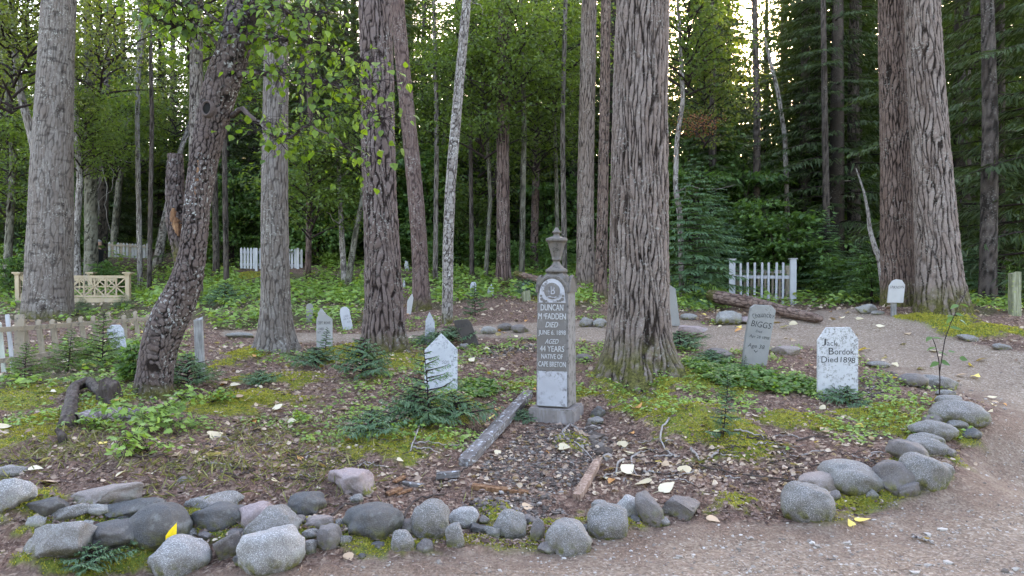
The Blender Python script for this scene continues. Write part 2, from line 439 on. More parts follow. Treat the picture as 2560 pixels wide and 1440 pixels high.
def bark_mat(name, ridge, crack, lichen=(.33, .33, .30), lich_amt=.5, dark=(.06, .04, .032), dark_amt=.5, redness=0.0):
    m, nt, b, tc = newmat(name)
    fu, mo = attr(nt, 'furrow'), attr(nt, 'moss')
    n1 = noise(nt, scale_vec(nt, tc, (1, 1, .35)), 22.0, 5, .65)
    rid = ramp(nt, n1, [(.3, tuple(.72 * c for c in ridge)), (.5, ridge), (.75, tuple(min(1, 1.25 * c) for c in ridge))])
    rid = mixc(nt, mth(nt, 'MULTIPLY', attr(nt, 'tint'), .55), rid, tuple(c * f for c, f in zip(ridge, (.62, .52, .47))))
    col = mixc(nt, rng_(nt, fu, .14, .78), crack, rid)
    n2 = noise(nt, scale_vec(nt, tc, (1, 1, .4)), 2.3, 5, .7)
    col = mixc(nt, rng_(nt, n2, .54, .70, 0, dark_amt), col, mixc(nt, .8, col, dark))
    n3 = noise(nt, tc, 34.0, 3, .6); n4 = noise(nt, tc, 3.1, 3)
    lm = mth(nt, 'MULTIPLY', mth(nt, 'MULTIPLY', rng_(nt, n3, .56, .64), rng_(nt, n4, .42, .62)), lich_amt, True)
    col = mixc(nt, lm, col, lichen)
    mos = mth(nt, 'MULTIPLY', mo, rng_(nt, noise(nt, tc, 11.0, 4), .35, .55))
    col = mixc(nt, mos, col, ramp(nt, noise(nt, tc, 40.0, 3), [(.3, (.035, .035, .012)), (.7, (.11, .10, .03))]))
    nt.links.new(col, b.inputs['Base Color']); b.inputs['Roughness'].default_value = .92
    b.inputs['Specular IOR Level'].default_value = .12
    bump(nt, b, mth(nt, 'ADD', n1, noise(nt, tc, 75.0, 3)), .012, .8)
    return m
BARK_FURROW = bark_mat('furrowed_bark', (.185, .148, .13), (.015, .010, .008), lich_amt=.45, dark_amt=.9)
BARK_MAUVE = bark_mat('mauve_grey_bark', (.14, .108, .10), (.014, .009, .008), lich_amt=.55, dark_amt=.75)
BARK_GREY = bark_mat('grey_bark', (.165, .145, .13), (.02, .015, .013), lich_amt=.6, dark_amt=.5)
BARK_RED = bark_mat('reddish_bark', (.135, .095, .086), (.018, .010, .009), lich_amt=.5, dark_amt=.6)
BARK_BIRCH = bark_mat('scaly_birch_bark', (.12, .094, .087), (.010, .007, .006), lichen=(.34, .35, .335), lich_amt=.9, dark_amt=.7)
BARK_PALE = bark_mat('pale_thin_bark', (.26, .24, .225), (.05, .04, .036), lichen=(.5, .5, .47), lich_amt=.8, dark_amt=.5)
BARK_DARK = bark_mat('dark_conifer_bark', (.085, .07, .062), (.015, .012, .01), lich_amt=.3, dark_amt=.5)
BARK_OLIVE = bark_mat('olive_grey_bark', (.15, .145, .115), (.03, .028, .02), lich_amt=.6, dark_amt=.5)
LEAF_NEAR = leaf_mat('birch_leaf', (.03, .07, .014), (.14, .225, .032), .5, .42)
LEAF_MID = leaf_mat('alder_leaf', (.03, .052, .018), (.11, .165, .04), .5, .5)
LEAF_SHRUB = leaf_mat('shrub_leaf', (.028, .07, .026), (.10, .19, .055), .4, .5)
LEAF_HERB = leaf_mat('herb_leaf', (.045, .10, .025), (.22, .34, .08), .35, .5, (.34, .3, .06))
LEAF_DULL = leaf_mat('olive_leaf', (.04, .06, .02), (.14, .17, .055), .5, .5, (.24, .22, .06))
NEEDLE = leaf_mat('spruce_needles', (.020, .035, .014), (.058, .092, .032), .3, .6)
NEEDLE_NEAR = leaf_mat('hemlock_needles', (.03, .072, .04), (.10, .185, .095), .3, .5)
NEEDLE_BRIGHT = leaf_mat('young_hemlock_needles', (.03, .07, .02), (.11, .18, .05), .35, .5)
TWIG = bark_mat('twig_bark', (.07, .055, .048), (.03, .02, .02), lich_amt=.2)
GROUND = ground_mat()

# ------------------------------------------------------------------ the ground, one sheet
def terrain():
    ys = np.r_[np.linspace(-9, 2.6, 36), 2.6 * np.exp(np.linspace(0, math.log(13 / 2.6), 430))[1:], 13 * np.exp(np.linspace(0, math.log(22 / 13), 90))[1:],
               22 * np.exp(np.linspace(0, math.log(220 / 22), 60))[1:]]
    nu = 560
    u = np.linspace(-1, 1, nu); u = np.sign(u) * (.72 * np.abs(u) + .28 * np.abs(u) ** 5)
    Wd = np.maximum(5.5, ys * .86 + 2.2)
    Wd = np.where(ys > 22, ys * 1.5 - 12, Wd)
    X = u[None] * Wd[:, None] / .74; Y = np.repeat(ys[:, None], nu, 1)
    x, y = X.ravel(), Y.ravel()
    z = gz(x, y)
    g = Geo()
    i = np.arange(len(ys) - 1)[:, None] * nu; j = np.arange(nu - 1)[None]
    q = np.stack([i + j, i + j + 1, i + nu + j + 1, i + nu + j], -1).reshape(-1, 4)
    g.add(np.stack([x, y, z], -1), q)
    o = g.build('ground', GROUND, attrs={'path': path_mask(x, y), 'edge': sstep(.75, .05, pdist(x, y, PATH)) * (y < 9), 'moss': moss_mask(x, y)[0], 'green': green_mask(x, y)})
    tag(o, kind='structure')
    o["label"] = 'brown leaf strewn forest floor rising towards the trees, crossed by a dirt path'
terrain()

# ------------------------------------------------------------------ trunks
def trunk(name, P, R, mat, parent, nu=90, nv=260, cell=(.055, .30), depth=.014, flare=(.35, .35, 5), seed=1, vis=6.0, mossh=.3, hcrack=0.0, lump=.03, strong_h=False, soft=1.0):
    P = np.asarray(P, float); R = np.asarray(R, float)
    s0 = np.r_[0, np.cumsum(np.linalg.norm(np.diff(P, axis=0), axis=1))]
    Lt = s0[-1]; vis = min(vis, Lt * .98)
    s = np.r_[np.linspace(0, vis, nv), np.linspace(vis, Lt, max(8, nv // 7))[1:]]
    sd = np.linspace(0, Lt, 400)
    def smooth(a):
        k = np.hanning(31); k /= k.sum()
        ap = np.r_[2 * a[0] - a[15:0:-1], a, 2 * a[-1] - a[-2:-17:-1]]
        return np.convolve(ap, k, 'valid')
    C = np.stack([np.interp(s, sd, smooth(np.interp(sd, s0, P[:, k]))) for k in range(3)], -1)
    r = np.interp(s, sd, smooth(np.interp(sd, s0, R)))
    T = unit(np.gradient(C, s, axis=0))
    X = unit(np.array([1.0, 0, 0]) - T * T[:, :1]); Y = np.cross(T, X)
    th = np.arange(nu) / nu * 2 * np.pi
    ncu = max(6, int(round(2 * np.pi * R.mean() / cell[0])))
    TH, SS = np.meshgrid(th, s)
    uu = TH / (2 * np.pi) * ncu; vv = SS / cell[1]
    wu = uu + (fbm(np.cos(TH) * 1.5 + 7 + SS * 1.7, np.sin(TH) * 1.5 + SS * .9, seed, 3) - .5) * 2.2
    f1, f2, idc, vt = worley(wu, vv + idx_off(wu, seed), ncu, seed, vert=True)
    e = f2 - f1
    fur = sstep(.07, .42, e)
    fur = 1 - (1 - fur) * np.where(strong_h, 1, 1 - .5 * sstep(.45, .75, vt)) * (.55 + .9 * fbm(uu * .6 + 3, SS * 1.3, seed + 61, 2)).clip(0, 1)
    f1b, f2b, idb = worley(wu * 2, vv * 2.6 + 3.3, ncu * 2, seed + 50)
    fur2 = sstep(.02, .25, f2b - f1b)
    fu = np.clip(fur * (.72 + .28 * fur2), 0, 1)
    fu = 1 - (1 - fu) * soft
    if hcrack > 0:
        hc = sstep(.72, .84, vnoise(TH / (2 * np.pi) * 11, SS * 20, seed + 3)) * hcrack
        fu = fu * (1 - hc)
    fn = fbm(uu * 1.6, SS * 30, seed + 21, 3) - .5
    big = fbm(np.cos(TH) * 1.2 + 3, SS * 1.1 + np.sin(TH), seed + 31, 3) - .5
    fl = np.exp(-np.maximum(SS - .25, 0) / flare[1]) * flare[0] * (.75 + .5 * np.cos(TH * flare[2] + seed) + .3 * np.cos(TH * (flare[2] + 2) + 2 * seed))
    rr = r[:, None] * (1 + fl + lump * 2 * big) + depth * (fu - .6) + depth * .5 * (idc - .5) * fur + fn * depth * .7
    V = C[:, None] + rr[..., None] * (np.cos(TH)[..., None] * X[:, None] + np.sin(TH)[..., None] * Y[:, None])
    n = len(s); i = np.arange(n - 1)[:, None] * nu; j = np.arange(nu)[None]
    q = np.stack([i + j, i + (j + 1) % nu, i + nu + (j + 1) % nu, i + nu + j], -1).reshape(-1, 4)
    g = Geo(); g.add(V.reshape(-1, 3), q, a=idc.ravel())
    top = [[(n - 1) * nu + k, (n - 1) * nu + k + 1, (n - 1) * nu] for k in range(1, nu - 1)]
    g.T.append(np.array(top)); g.TM.append(np.zeros(len(top)))
    mo = np.clip(1 - (SS - .25) / max(mossh, .01), 0, 1) * (.8 + 1.2 * fbm(TH * 2, SS * 4, seed + 71))
    return g.build(name, mat, parent, attrs={'furrow': fu.ravel(), 'moss': mo.ravel()})
def idx_off(u, seed): return (_h(np.floor(u), np.zeros(u.shape), seed + 77)) * 0.0 + vnoise(u * .35, u * 0, seed + 9) * 3

def spine(pxs, d, below=.3, top=13.0, dd=0.0, taper=.55):
    """pixel centre line (px,py,width) from the base up at depth d -> points and radii, run on past the frame"""
    P = []; R = []
    b = pxs[0]
    x, _, z = pt(b[0], b[1], d)
    zg = float(g0(x, d)[0])
    P.append((x, d, zg - below)); R.append(b[2] * d / F / 2)
    for k, (px, py, w) in enumerate(pxs):
        p = pt(px, py, d + dd * max(0, (b[1] - py)) / 1000)
        if k == 0: p.z = zg + .02
        P.append(tuple(p)); R.append(w * d / F / 2)
    p1, p0 = np.array(P[-1]), np.array(P[-2])
    dv = (p1 - p0) / max(p1[2] - p0[2], .05)
    H = top + zg - p1[2]
    if H > 0:
        P.append(tuple(p1 + dv * H * .5)); R.append(R[-1] * (1 + taper) / 2)
        P.append(tuple(p1 + dv * H * .7 + np.array([0, 0, H * .3]))); R.append(R[-2] * taper * .7)
    return np.array(P), np.array(R)

# ------------------------------------------------------------------ crowns and plants (meshes shared by copies)
def crown_geo(seed, R=2.2, H=4.5, nl=26, per=130, size=.085, flat=.35, clump=.75, twigs=True, mi_leaf=0, mi_tw=1, geo=None, droop=.2, base=0.0, outline=RHOMB):
    rng = np.random.RandomState(seed); g = geo or Geo()
    for k in range(nl):
        t = (k + rng.rand()) / nl; az = k * 2.4 + rng.rand()
        rr = R * (1 - .55 * t) * (.45 + .6 * rng.rand())
        p0 = np.array([0, 0, base + H * t * .75]); p3 = np.array([math.cos(az) * rr, math.sin(az) * rr, base + H * (t * .8 + .16 * rng.rand()) + rr * .12])
        mid = (p0 + p3) / 2 + np.array([0, 0, .18 * rr]) + rng.randn(3) * .08 * rr
        ts = np.linspace(0, 1, 7)[:, None]
        C = (1 - ts) ** 2 * p0 + 2 * ts * (1 - ts) * mid + ts ** 2 * p3
        if twigs: tube(g, C, np.linspace(.012 + .012 * rr, .004, 7), 4, mi=mi_tw, cap=False)
        n = int(per * (.6 + .8 * rng.rand()))
        tt = .35 + .65 * rng.rand(n) ** .7
        idx = (tt * 6).astype(int).clip(0, 5)
        base_p = C[idx] + (C[np.minimum(idx + 1, 6)] - C[idx]) * rng.rand(n, 1)
        off = rng.randn(n, 3) * np.array([1, 1, flat]) * clump * .42 * (.5 + .5 * tt[:, None])
        P = base_p + off
        D = unit(off * np.array([1, 1, .3]) + rng.randn(n, 3) * .25 + np.array([0, 0, -droop]))
        Nn = unit(np.array([0, 0, 1.0]) + rng.randn(n, 3) * .45)
        L = size * (.6 + .8 * rng.rand(n))
        leaves(g, P, D, Nn, L, L * .72, outline, mi=mi_leaf, a=np.clip(.15 + .7 * rng.rand(n) + .15 * (t - .5), 0, 1))
        if twigs:
            for q in range(5):
                j = rng.randint(n); tube(g, [base_p[j], (base_p[j] + P[j]) / 2 + rng.randn(3) * .03, P[j]], [.006, .004, .002], 3, mi=mi_tw, cap=False)
    return g
def conifer_geo(seed, H=16, zb=1.0, R=2.6, nb=150, ntw=16, wid=.10, sub=3, droop=.45, geo=None, mi=0, mi_tw=1, rise=.15, tip=.8, fan=1.0, stem=None):
    rng = np.random.RandomState(seed); g = geo or Geo()
    for i in range(nb):
        t = (i + rng.rand()) / nb
        z = zb + (H - zb) * t ** .92; az = i * 2.399 + rng.rand() * .8
        L = (R * (1 - t) ** tip * (.6 + .55 * rng.rand()) + R * .05)
        h = np.array([math.cos(az), math.sin(az), 0]); sd = np.array([-h[1], h[0], 0])
        ss = np.linspace(0, 1, 6)
        C = h * (ss * L)[:, None]; C[:, 2] = z + L * (rise * ss - droop * ss ** 2 + .12 * ss ** 4)
        if stem is not None: C = C + stem(z)
        tube(g, C, np.linspace(.006 + .008 * L, .002, 6), 3, mi=mi_tw, cap=False)
        m = max(6, int(ntw * (.35 + L / R)))
        s = np.sort(.12 + .88 * rng.rand(m))
        P = np.stack([np.interp(s, ss, C[:, k]) for k in range(3)], -1)
        side = np.where(np.arange(m) % 2 == 0, 1, -1)
        tl = L * (.10 + .30 * (1 - s) ** .8) * (.7 + .6 * rng.rand(m)) * fan + wid * .5
        dv = unit(h * (.75 + .3 * rng.rand(m, 1)) + sd * side[:, None] * (.8 + .3 * rng.rand(m, 1)) + np.array([0, 0, 1.0]) * (-.12 - .4 * droop * rng.rand(m, 1)))
        for q in range(sub):
            Pq = P + dv * (tl * q / sub)[:, None] + rng.randn(m, 3) * wid * .12
            dq = unit(dv + rng.randn(m, 3) * .22 + np.array([0, 0, -.12 * q]))
            Nn = unit(np.array([0, 0, 1.0]) + rng.randn(m, 3) * .35)
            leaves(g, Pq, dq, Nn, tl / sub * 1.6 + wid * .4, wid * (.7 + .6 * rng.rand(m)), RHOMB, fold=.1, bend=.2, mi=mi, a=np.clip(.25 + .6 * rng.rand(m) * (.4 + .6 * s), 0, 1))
    return g
# ------------------------------------------------------------------ shared crowns
def crown_mesh(i, leafm, **k): return crown_geo(i, **k).mesh('crown', [leafm, TWIG], smooth=True)
ALDER = [crown_mesh(100 + i, LEAF_MID, R=2.1, H=3.4, nl=34, per=150, size=.085) for i in range(3)]
OLIVE = [crown_mesh(120 + i, LEAF_DULL, R=2.0, H=3.6, nl=30, per=120, size=.075) for i in range(2)]
HIGH = [crown_mesh(130 + i, LEAF_MID, R=2.8, H=5.5, nl=26, per=55, size=.13) for i in range(2)]
SPRUCE = []
for i in range(4):
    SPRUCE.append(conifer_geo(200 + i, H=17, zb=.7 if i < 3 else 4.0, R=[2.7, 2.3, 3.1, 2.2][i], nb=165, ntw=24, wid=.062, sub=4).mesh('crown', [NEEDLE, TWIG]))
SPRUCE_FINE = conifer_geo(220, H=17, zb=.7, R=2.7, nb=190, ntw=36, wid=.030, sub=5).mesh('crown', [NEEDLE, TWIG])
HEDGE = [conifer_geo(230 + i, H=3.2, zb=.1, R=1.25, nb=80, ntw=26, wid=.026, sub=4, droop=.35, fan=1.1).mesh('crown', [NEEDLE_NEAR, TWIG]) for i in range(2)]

rs = random.Random(5)
BARK_BROWN = bark_mat('brown_furrowed_bark', (.14, .10, .084), (.014, .009, .007), lich_amt=.35, dark_amt=.9)
# ------------------------------------------------------------------ the near trunks
def tree(name, label, cat, px, d, bark, crown=None, top=13.0, dd=0.0, group=None, below=.3, extra=None, **k):
    P, R = spine(px, d, below, top, dd)
    t = thing(name, label, cat, (P[0][0], P[0][1], P[0][2] + below), group)
    tr = trunk('trunk', P, R, bark, t, **k)
    if crown is not None:
        o = link('crown', crown, t, Vector(P[-1]) - t.location + Vector((0, 0, -3.2)), (0, 0, rs.random() * 6), (1, 1, 1))
    return t, P, R

t10, _, _ = tree('cottonwood_tree', 'massive furrowed grey trunk with mossy roots behind the tall stone obelisk', 'tree',
     [(1602, 950, 215), (1600, 900, 168), (1598, 840, 150), (1597, 740, 146), (1598, 500, 139), (1600, 250, 133), (1608, 0, 127)], 8.5, BARK_FURROW, HIGH[0],
     nu=230, nv=620, cell=(.048, .33), depth=.022, flare=(.32, .26, 5), seed=3, mossh=.55, lump=.03)
tree('cottonwood_tree', 'stout mauve grey trunk with lichen and spreading roots left of the large white pointed board', 'tree',
     [(962, 895, 112), (962, 850, 98), (960, 740, 92), (952, 560, 84), (946, 400, 82), (944, 200, 80), (936, 0, 78)], 9.6, BARK_MAUVE, HIGH[1],
     nu=150, nv=420, cell=(.06, .17), depth=.014, flare=(.35, .35, 5), seed=8, mossh=.35, lump=.03)
tree('cottonwood_tree', 'straight grey trunk with flared roots standing in front of the white picket fence', 'tree',
     [(690, 888, 96), (690, 850, 80), (689, 740, 69), (687, 550, 65), (687, 400, 62), (690, 200, 59), (692, 0, 56)], 10.0, BARK_GREY, HIGH[0],
     nu=140, nv=400, cell=(.042, .15), depth=.010, soft=.75, flare=(.42, .22, 6), seed=12, mossh=.12, lump=.025)
tree('poplar_tree', 'broad grey trunk with short dark bark scars in front of the cream lattice fence', 'tree',
     [(120, 795, 112), (122, 720, 106), (125, 600, 102), (128, 450, 97), (133, 300, 88), (140, 150, 80), (148, 0, 76)], 13.5, BARK_GREY, HIGH[1],
     nu=150, nv=380, cell=(.05, .22), depth=.010, flare=(.12, .3, 5), seed=21, mossh=.2, hcrack=.45, soft=.7, vis=7.5)
tree('poplar_tree', 'curved mauve trunk leaning left, close behind the lichen covered trunk', 'tree',
     [(1052, 778, 46), (1052, 700, 40), (1048, 600, 39), (1040, 500, 39), (1031, 400, 38), (1020, 290, 36), (1008, 180, 35), (999, 80, 34), (994, 0, 33)], 13.5, BARK_RED, HIGH[0],
     nu=90, nv=320, cell=(.06, .12), depth=.008, soft=.75, flare=(.25, .25, 5), seed=25, vis=7.5)
tree('birch_tree', 'slender pale birch trunk leaning right between the thicker trunks', 'tree',
     [(1118, 812, 28), (1119, 740, 27), (1120, 600, 27), (1127, 450, 26), (1140, 300, 25), (1156, 120, 23), (1167, 0, 22)], 12.0, BARK_PALE, ALDER[0],
     nu=70, nv=320, cell=(.05, .06), depth=.006, flare=(.15, .2, 4), seed=29, hcrack=.4)
tree('cottonwood_tree', 'straight reddish trunk rising behind the small pointed white grave boards', 'tree',
     [(1259, 722, 42), (1259, 670, 34), (1258, 560, 32), (1257, 400, 31), (1258, 200, 31), (1262, 0, 31)], 18.0, BARK_RED, HIGH[1],
     nu=80, nv=320, cell=(.06, .4), depth=.014, flare=(.2, .3, 5), seed=33, vis=9)
tree('cottonwood_tree', 'tall grey brown trunk directly behind the stone urn, the wider of a close pair', 'tree',
     [(1466, 712, 54), (1464, 660, 45), (1463, 520, 41), (1466, 350, 39), (1470, 150, 38), (1473, 0, 37)], 17.0, BARK_FURROW, HIGH[0],
     nu=100, nv=360, cell=(.055, .28), depth=.013, soft=.85, flare=(.2, .35, 5), seed=37, vis=9)
tree('cottonwood_tree', 'narrow brown trunk squeezed between the massive trunk and the wider of a close pair', 'tree',
     [(1500, 758, 38), (1502, 690, 30), (1506, 550, 27), (1510, 350, 25), (1513, 150, 24), (1515, 0, 23)], 14.0, BARK_BROWN, HIGH[1],
     nu=80, nv=320, cell=(.05, .14), depth=.009, flare=(.2, .3, 5), seed=41, vis=7.5)
# the double trunk beside the path: one tree, two fused stems
P, R = spine([(2250, 748, 92), (2247, 690, 80), (2243, 600, 76), (2241, 450, 73), (2238, 300, 70), (2235, 150, 68), (2232, 0, 66)], 12.1)
P2, R2 = spine([(2356, 775, 122), (2350, 720, 108), (2342, 600, 98), (2332, 450, 90), (2321, 300, 85), (2312, 150, 81), (2305, 0, 78)], 11.3)
t11 = thing('cottonwood_tree', 'twin stemmed furrowed tree with mossy foot beside the dirt path', 'tree', (P2[0][0], P2[0][1], P2[0][2] + .3))
trunk('trunk', P, R, BARK_BROWN, t11, nu=150, nv=420, cell=(.045, .22), depth=.016, flare=(.08, .3, 5), seed=46, mossh=.45)
trunk('trunk', P2, R2, BARK_FURROW, t11, nu=170, nv=430, cell=(.06, .30), depth=.018, flare=(.16, .3, 6), seed=48, mossh=.5)
link('crown', HIGH[0], t11, Vector(P[-1]) - t11.location + Vector((.5, 0, -3.2)))

# ------------------------------------------------------------------ the leaning birch in front
bp = [(382, 1002, 90), (385, 945, 78), (392, 900, 84), (402, 845, 88), (427, 790, 90), (462, 720, 80), (478, 660, 68), (486, 600, 60), (494, 500, 62), (510, 400, 66), (531, 300, 74), (556, 200, 84), (588, 120, 76), (606, 0, 70), (640, -160, 56)]
BD = 7.2
P, R = spine(bp, BD, .25, 7.5)
birch = thing('leaning_birch', 'dark scaly birch with a knot hole and leafy branches leaning right over rotten stump wood', 'tree', (P[0][0], P[0][1], P[0][2] + .25))
bt = trunk('trunk', P, R, BARK_BIRCH, birch, nu=150, nv=460, cell=(.045, .05), depth=.010, flare=(.22, .12, 4), seed=52, mossh=.15, vis=5.2, lump=.04, hcrack=.3)
m_hole, nt, b, tc = newmat('hollow_wood'); b.inputs['Base Color'].default_value = (.006, .005, .004, 1)
m_rot, nt, b, tc = newmat('rotten_orange_wood')
nz = noise(nt, scale_vec(nt, tc, (1, 1, .25)), 30, 5, .7)
nt.links.new(ramp(nt, nz, [(.3, (.03, .015, .008)), (.5, (.15, .07, .035)), (.68, (.30, .17, .09)), (.8, (.4, .28, .18))]), b.inputs['Base Color']); bump(nt, b, nz, .02, .9)
def disc_geo(c, nrm, rx, rz, n=20, depth=.03, seed=0, lip=0.0, lipw=.02):
    """a knot hole: rim ring round a sunken dark cup"""
    nrm = unit(np.asarray(nrm, float)); X = unit(np.cross(np.array([0, 0, 1.0]), nrm)); Z = np.cross(nrm, X)
    th = np.arange(n) / n * 2 * np.pi; w = 1 + .18 * (vnoise(th * 1.5, th * 0, seed) - .5)
    def ring(k, off): return np.asarray(c) + nrm * off + (np.cos(th) * rx * k * w)[:, None] * X + (np.sin(th) * rz * k * w)[:, None] * Z
    return ring
def knot(parent, c, nrm, rx, rz, bark, seed=0):
    ring = disc_geo(c, nrm, rx, rz, seed=seed); n = 20
    g = Geo(); rs_ = [ring(1.45, -.02), ring(1.25, .02), ring(1.02, .022), ring(.9, 0.004)]
    for r_ in rs_: g.V.append(r_); g.A.append(np.full(n, .5)); g.n += n
    qs = []
    for k in range(3):
        for j in range(n): qs.append([k * n + j, k * n + (j + 1) % n, (k + 1) * n + (j + 1) % n, (k + 1) * n + j])
    g.Q.append(np.array(qs)); g.QM.append(np.zeros(len(qs), int))
    o = g.build('knot_rim', bark, parent, attrs={'furrow': np.full(4 * n, .7), 'moss': np.zeros(4 * n)})
    h = Geo(); h.add(np.vstack([ring(.94, .0085), np.asarray(c)[None] + unit(np.asarray(nrm, float)) * .004]), tris=[[j, (j + 1) % n, n] for j in range(n)])
    h.build('hollow', m_hole, o)
hc = pt(519, 271, BD - .155)
knot(birch, hc, (-.25, -1, .05), .045, .058, BARK_BIRCH, 3)
# strip of bare orange wood along the trunk's edge
g = Geo()
for k, (px, py, w) in enumerate([(505, 330, 16), (500, 370, 22), (496, 420, 24), (490, 460, 20), (484, 500, 12)]):
    pass
def strip(geo, pl, d, off=.0, seed=1, bulge=.02):
    rng = np.random.RandomState(seed); rows = []
    ny = 30; pl = np.array(pl, float)
    ys_ = np.linspace(pl[0, 1], pl[-1, 1], ny)
    for y in ys_:
        x = np.interp(y, pl[:, 1], pl[:, 0]); w = np.interp(y, pl[:, 1], pl[:, 2]) * (.8 + .4 * rng.rand())
        for s_ in np.linspace(-1, 1, 7):
            p = np.array(pt(x + s_ * w / 2, y, d)); p[1] += bulge * (s_ * s_) * 1.6 - .006 * rng.rand() + (.0 if abs(s_) < 1 else .03); rows.append(p)
    i = np.arange(ny - 1)[:, None] * 7; j = np.arange(6)[None]
    geo.add(np.array(rows), np.stack([i + j, i + 7 + j, i + 7 + j + 1, i + j + 1], -1).reshape(-1, 4))
strip(g, [(506, 320, 10), (500, 370, 20), (496, 420, 24), (490, 460, 18), (486, 500, 6)], BD - .118)
g.build('bare_wood', m_rot, birch)
# broken second stem with a rotten hollow
P, R = spine([(462, 700, 40), (452, 620, 44), (440, 560, 46), (437, 480, 44), (438, 420, 40), (439, 385, 34)], BD + .12, .0, -20)
P = P[1:]; R = R[1:]; P[0] = np.array(pt(470, 730, BD + .05))
trunk('broken_stem', P, R, BARK_BIRCH, birch, nu=70, nv=150, cell=(.04, .05), depth=.009, flare=(0, .1, 4), seed=58, vis=9, hcrack=.3)
g = Geo(); strip(g, [(432, 520, 12), (430, 540, 24), (437, 565, 28), (446, 590, 10)], BD + .022); g.build('bare_wood', m_rot, birch)
# branches and leaves of the birch
rng = np.random.RandomState(77)
def branch(px, d0, d1, r0, r1=.004, n=16, seed=0, nm='branch', parent=birch, mat=BARK_BIRCH, jig=.012):
    rg = np.random.RandomState(seed + 3); px = np.array(px, float); m = len(px)
    t = np.linspace(0, 1, n); ti = np.linspace(0, 1, m)
    C = np.array([pt(np.interp(a, ti, px[:, 0]), np.interp(a, ti, px[:, 1]), d0 + (d1 - d0) * a) for a in t]) + np.r_[np.zeros((1, 3)), rg.randn(n - 1, 3) * jig]
    g = Geo(); tube(g, C, np.linspace(r0, r1, n), 7)
    k = g.n
    g.build(nm, mat, parent, attrs={'furrow': .35 + .6 * rg.rand(k), 'moss': np.zeros(k)})
    return C
BR = [([(585, 150), (625, 90), (640, 30), (655, -60)], 7.2, 7.0, .075),
      ([(580, 290), (600, 265), (640, 300), (675, 335), (720, 345), (780, 315), (835, 280)], 7.2, 6.5, .030),
      ([(590, 200), (625, 185), (680, 178), (760, 190), (840, 215), (930, 205)], 7.2, 6.3, .026),
      ([(600, 120), (660, 95), (740, 100), (830, 130), (920, 160)], 7.2, 6.6, .024),
      ([(600, 40), (670, 20), (740, 40), (820, 25)], 7.2, 6.5, .022),
      ([(560, 120), (500, 80), (440, 70), (380, 40)], 7.2, 6.8, .018),
      ([(560, 60), (500, 20), (430, 10), (380, -20)], 7.2, 6.7, .016),
      ([(780, 315), (840, 345), (880, 385), (905, 415)], 6.5, 6.3, .008),
      ([(800, 195), (880, 240), (940, 290), (960, 300)], 6.6, 6.3, .010)]
LG = Geo()
for k, (px, d0, d1, r0) in enumerate(BR):
    C = branch(px, d0, d1, r0, seed=k)
    nlv = [110, 130, 190, 190, 190, 140, 130, 40, 50][k]
    tt = (.30 + .72 * rng.rand(nlv)) * (len(C) - 1); tt = np.minimum(tt, len(C) - 1.001); i = tt.astype(int)
    B = C[i] + (C[i + 1] - C[i]) * (tt - i)[:, None]
    off = rng.randn(nlv, 3) * np.array([.15, .2, .075]) + np.array([0, -.02, -.03])
    Pq = B + off
    for j in range(0, nlv): tube(LG, [B[j], B[j] * .5 + Pq[j] * .5 + [0, 0, .03], Pq[j]], [.0035, .0025, .0015], 3, mi=1, cap=False)
    D = unit(off * [1, 1, .2] + rng.randn(nlv, 3) * .25 + [0, 0, -.35]); Nn = unit(np.array([0, -.35, 1.0]) + rng.randn(nlv, 3) * .4)
    L = .062 * (.5 + .9 * rng.rand(nlv))
    leaves(LG, Pq, D, Nn, L, L * .85, OVATE, fold=.2, bend=.2, a=.15 + .8 * rng.rand(nlv))
LG.build('crown', [LEAF_NEAR, TWIG], birch)

# ------------------------------------------------------------------ thinner trees of the middle distance, each where it stands
def slim(name, label, px, d, bark, crowns=(), group=None, top=11, seed=0, nu=28, nv=120, cell=(.07, .12), depth=.008, hcrack=.2):
    P, R = spine(px, d, .3, top)
    t = thing(name, label, 'tree', (P[0][0], P[0][1], P[0][2] + .3), group)
    trunk('trunk', P, R, bark, t, nu=nu, nv=nv, cell=cell, depth=depth, flare=(.2, .25, 4), seed=seed, vis=9, hcrack=hcrack)
    for (cx, cy, cd, sc, me) in crowns:
        p = pt(cx, cy, cd) - t.location; p.z -= 1.6 * sc
        link('crown', me, t, p, (0, 0, rs.random() * 6.28), (sc, sc, sc))
    return t
A0, A1, A2 = ALDER; O0, O1 = OLIVE
slim('birch_tree', 'grey birch trunk standing just right of the broad scarred trunk behind the lattice fence', [(226, 700, 34), (228, 600, 31), (226, 400, 27), (224, 200, 22), (220, 60, 18)], 19.5, BARK_OLIVE, [(250, 60, 19, 1.2, O0), (160, 250, 19.5, 1.0, A0)], seed=61)
slim('alder_tree', 'thin bent alder stem between the scarred trunk and the grey birch', [(196, 690, 17), (190, 600, 17), (200, 450, 15), (192, 330, 14), (188, 250, 12)], 18.5, BARK_PALE, [(205, 330, 18.5, .7, A1)], seed=62, top=6)
slim('alder_tree', 'brown alder trunk rising behind the person near the grey picket fence', [(254, 655, 26), (258, 520, 24), (262, 350, 20), (268, 180, 15)], 23, BARK_DARK, [(290, 330, 22.5, .9, A2)], seed=63)
slim('alder_tree', 'olive trunk slanting right above the far grey picket fence', [(282, 610, 17), (298, 460, 16), (318, 330, 15), (338, 230, 14), (360, 80, 10)], 25, BARK_OLIVE, [(345, 330, 25, 1.0, A0), (400, 20, 25, .7, O1)], seed=64)
slim('birch_tree', 'pale birch stem curving up to the left out from behind the broad scarred trunk', [(100, 640, 22), (92, 400, 22), (78, 330, 20), (52, 240, 18), (38, 150, 15), (34, 60, 12)], 16.5, BARK_PALE, [(30, 90, 16, 1.05, O0), (70, 20, 16, .9, O1)], seed=65)
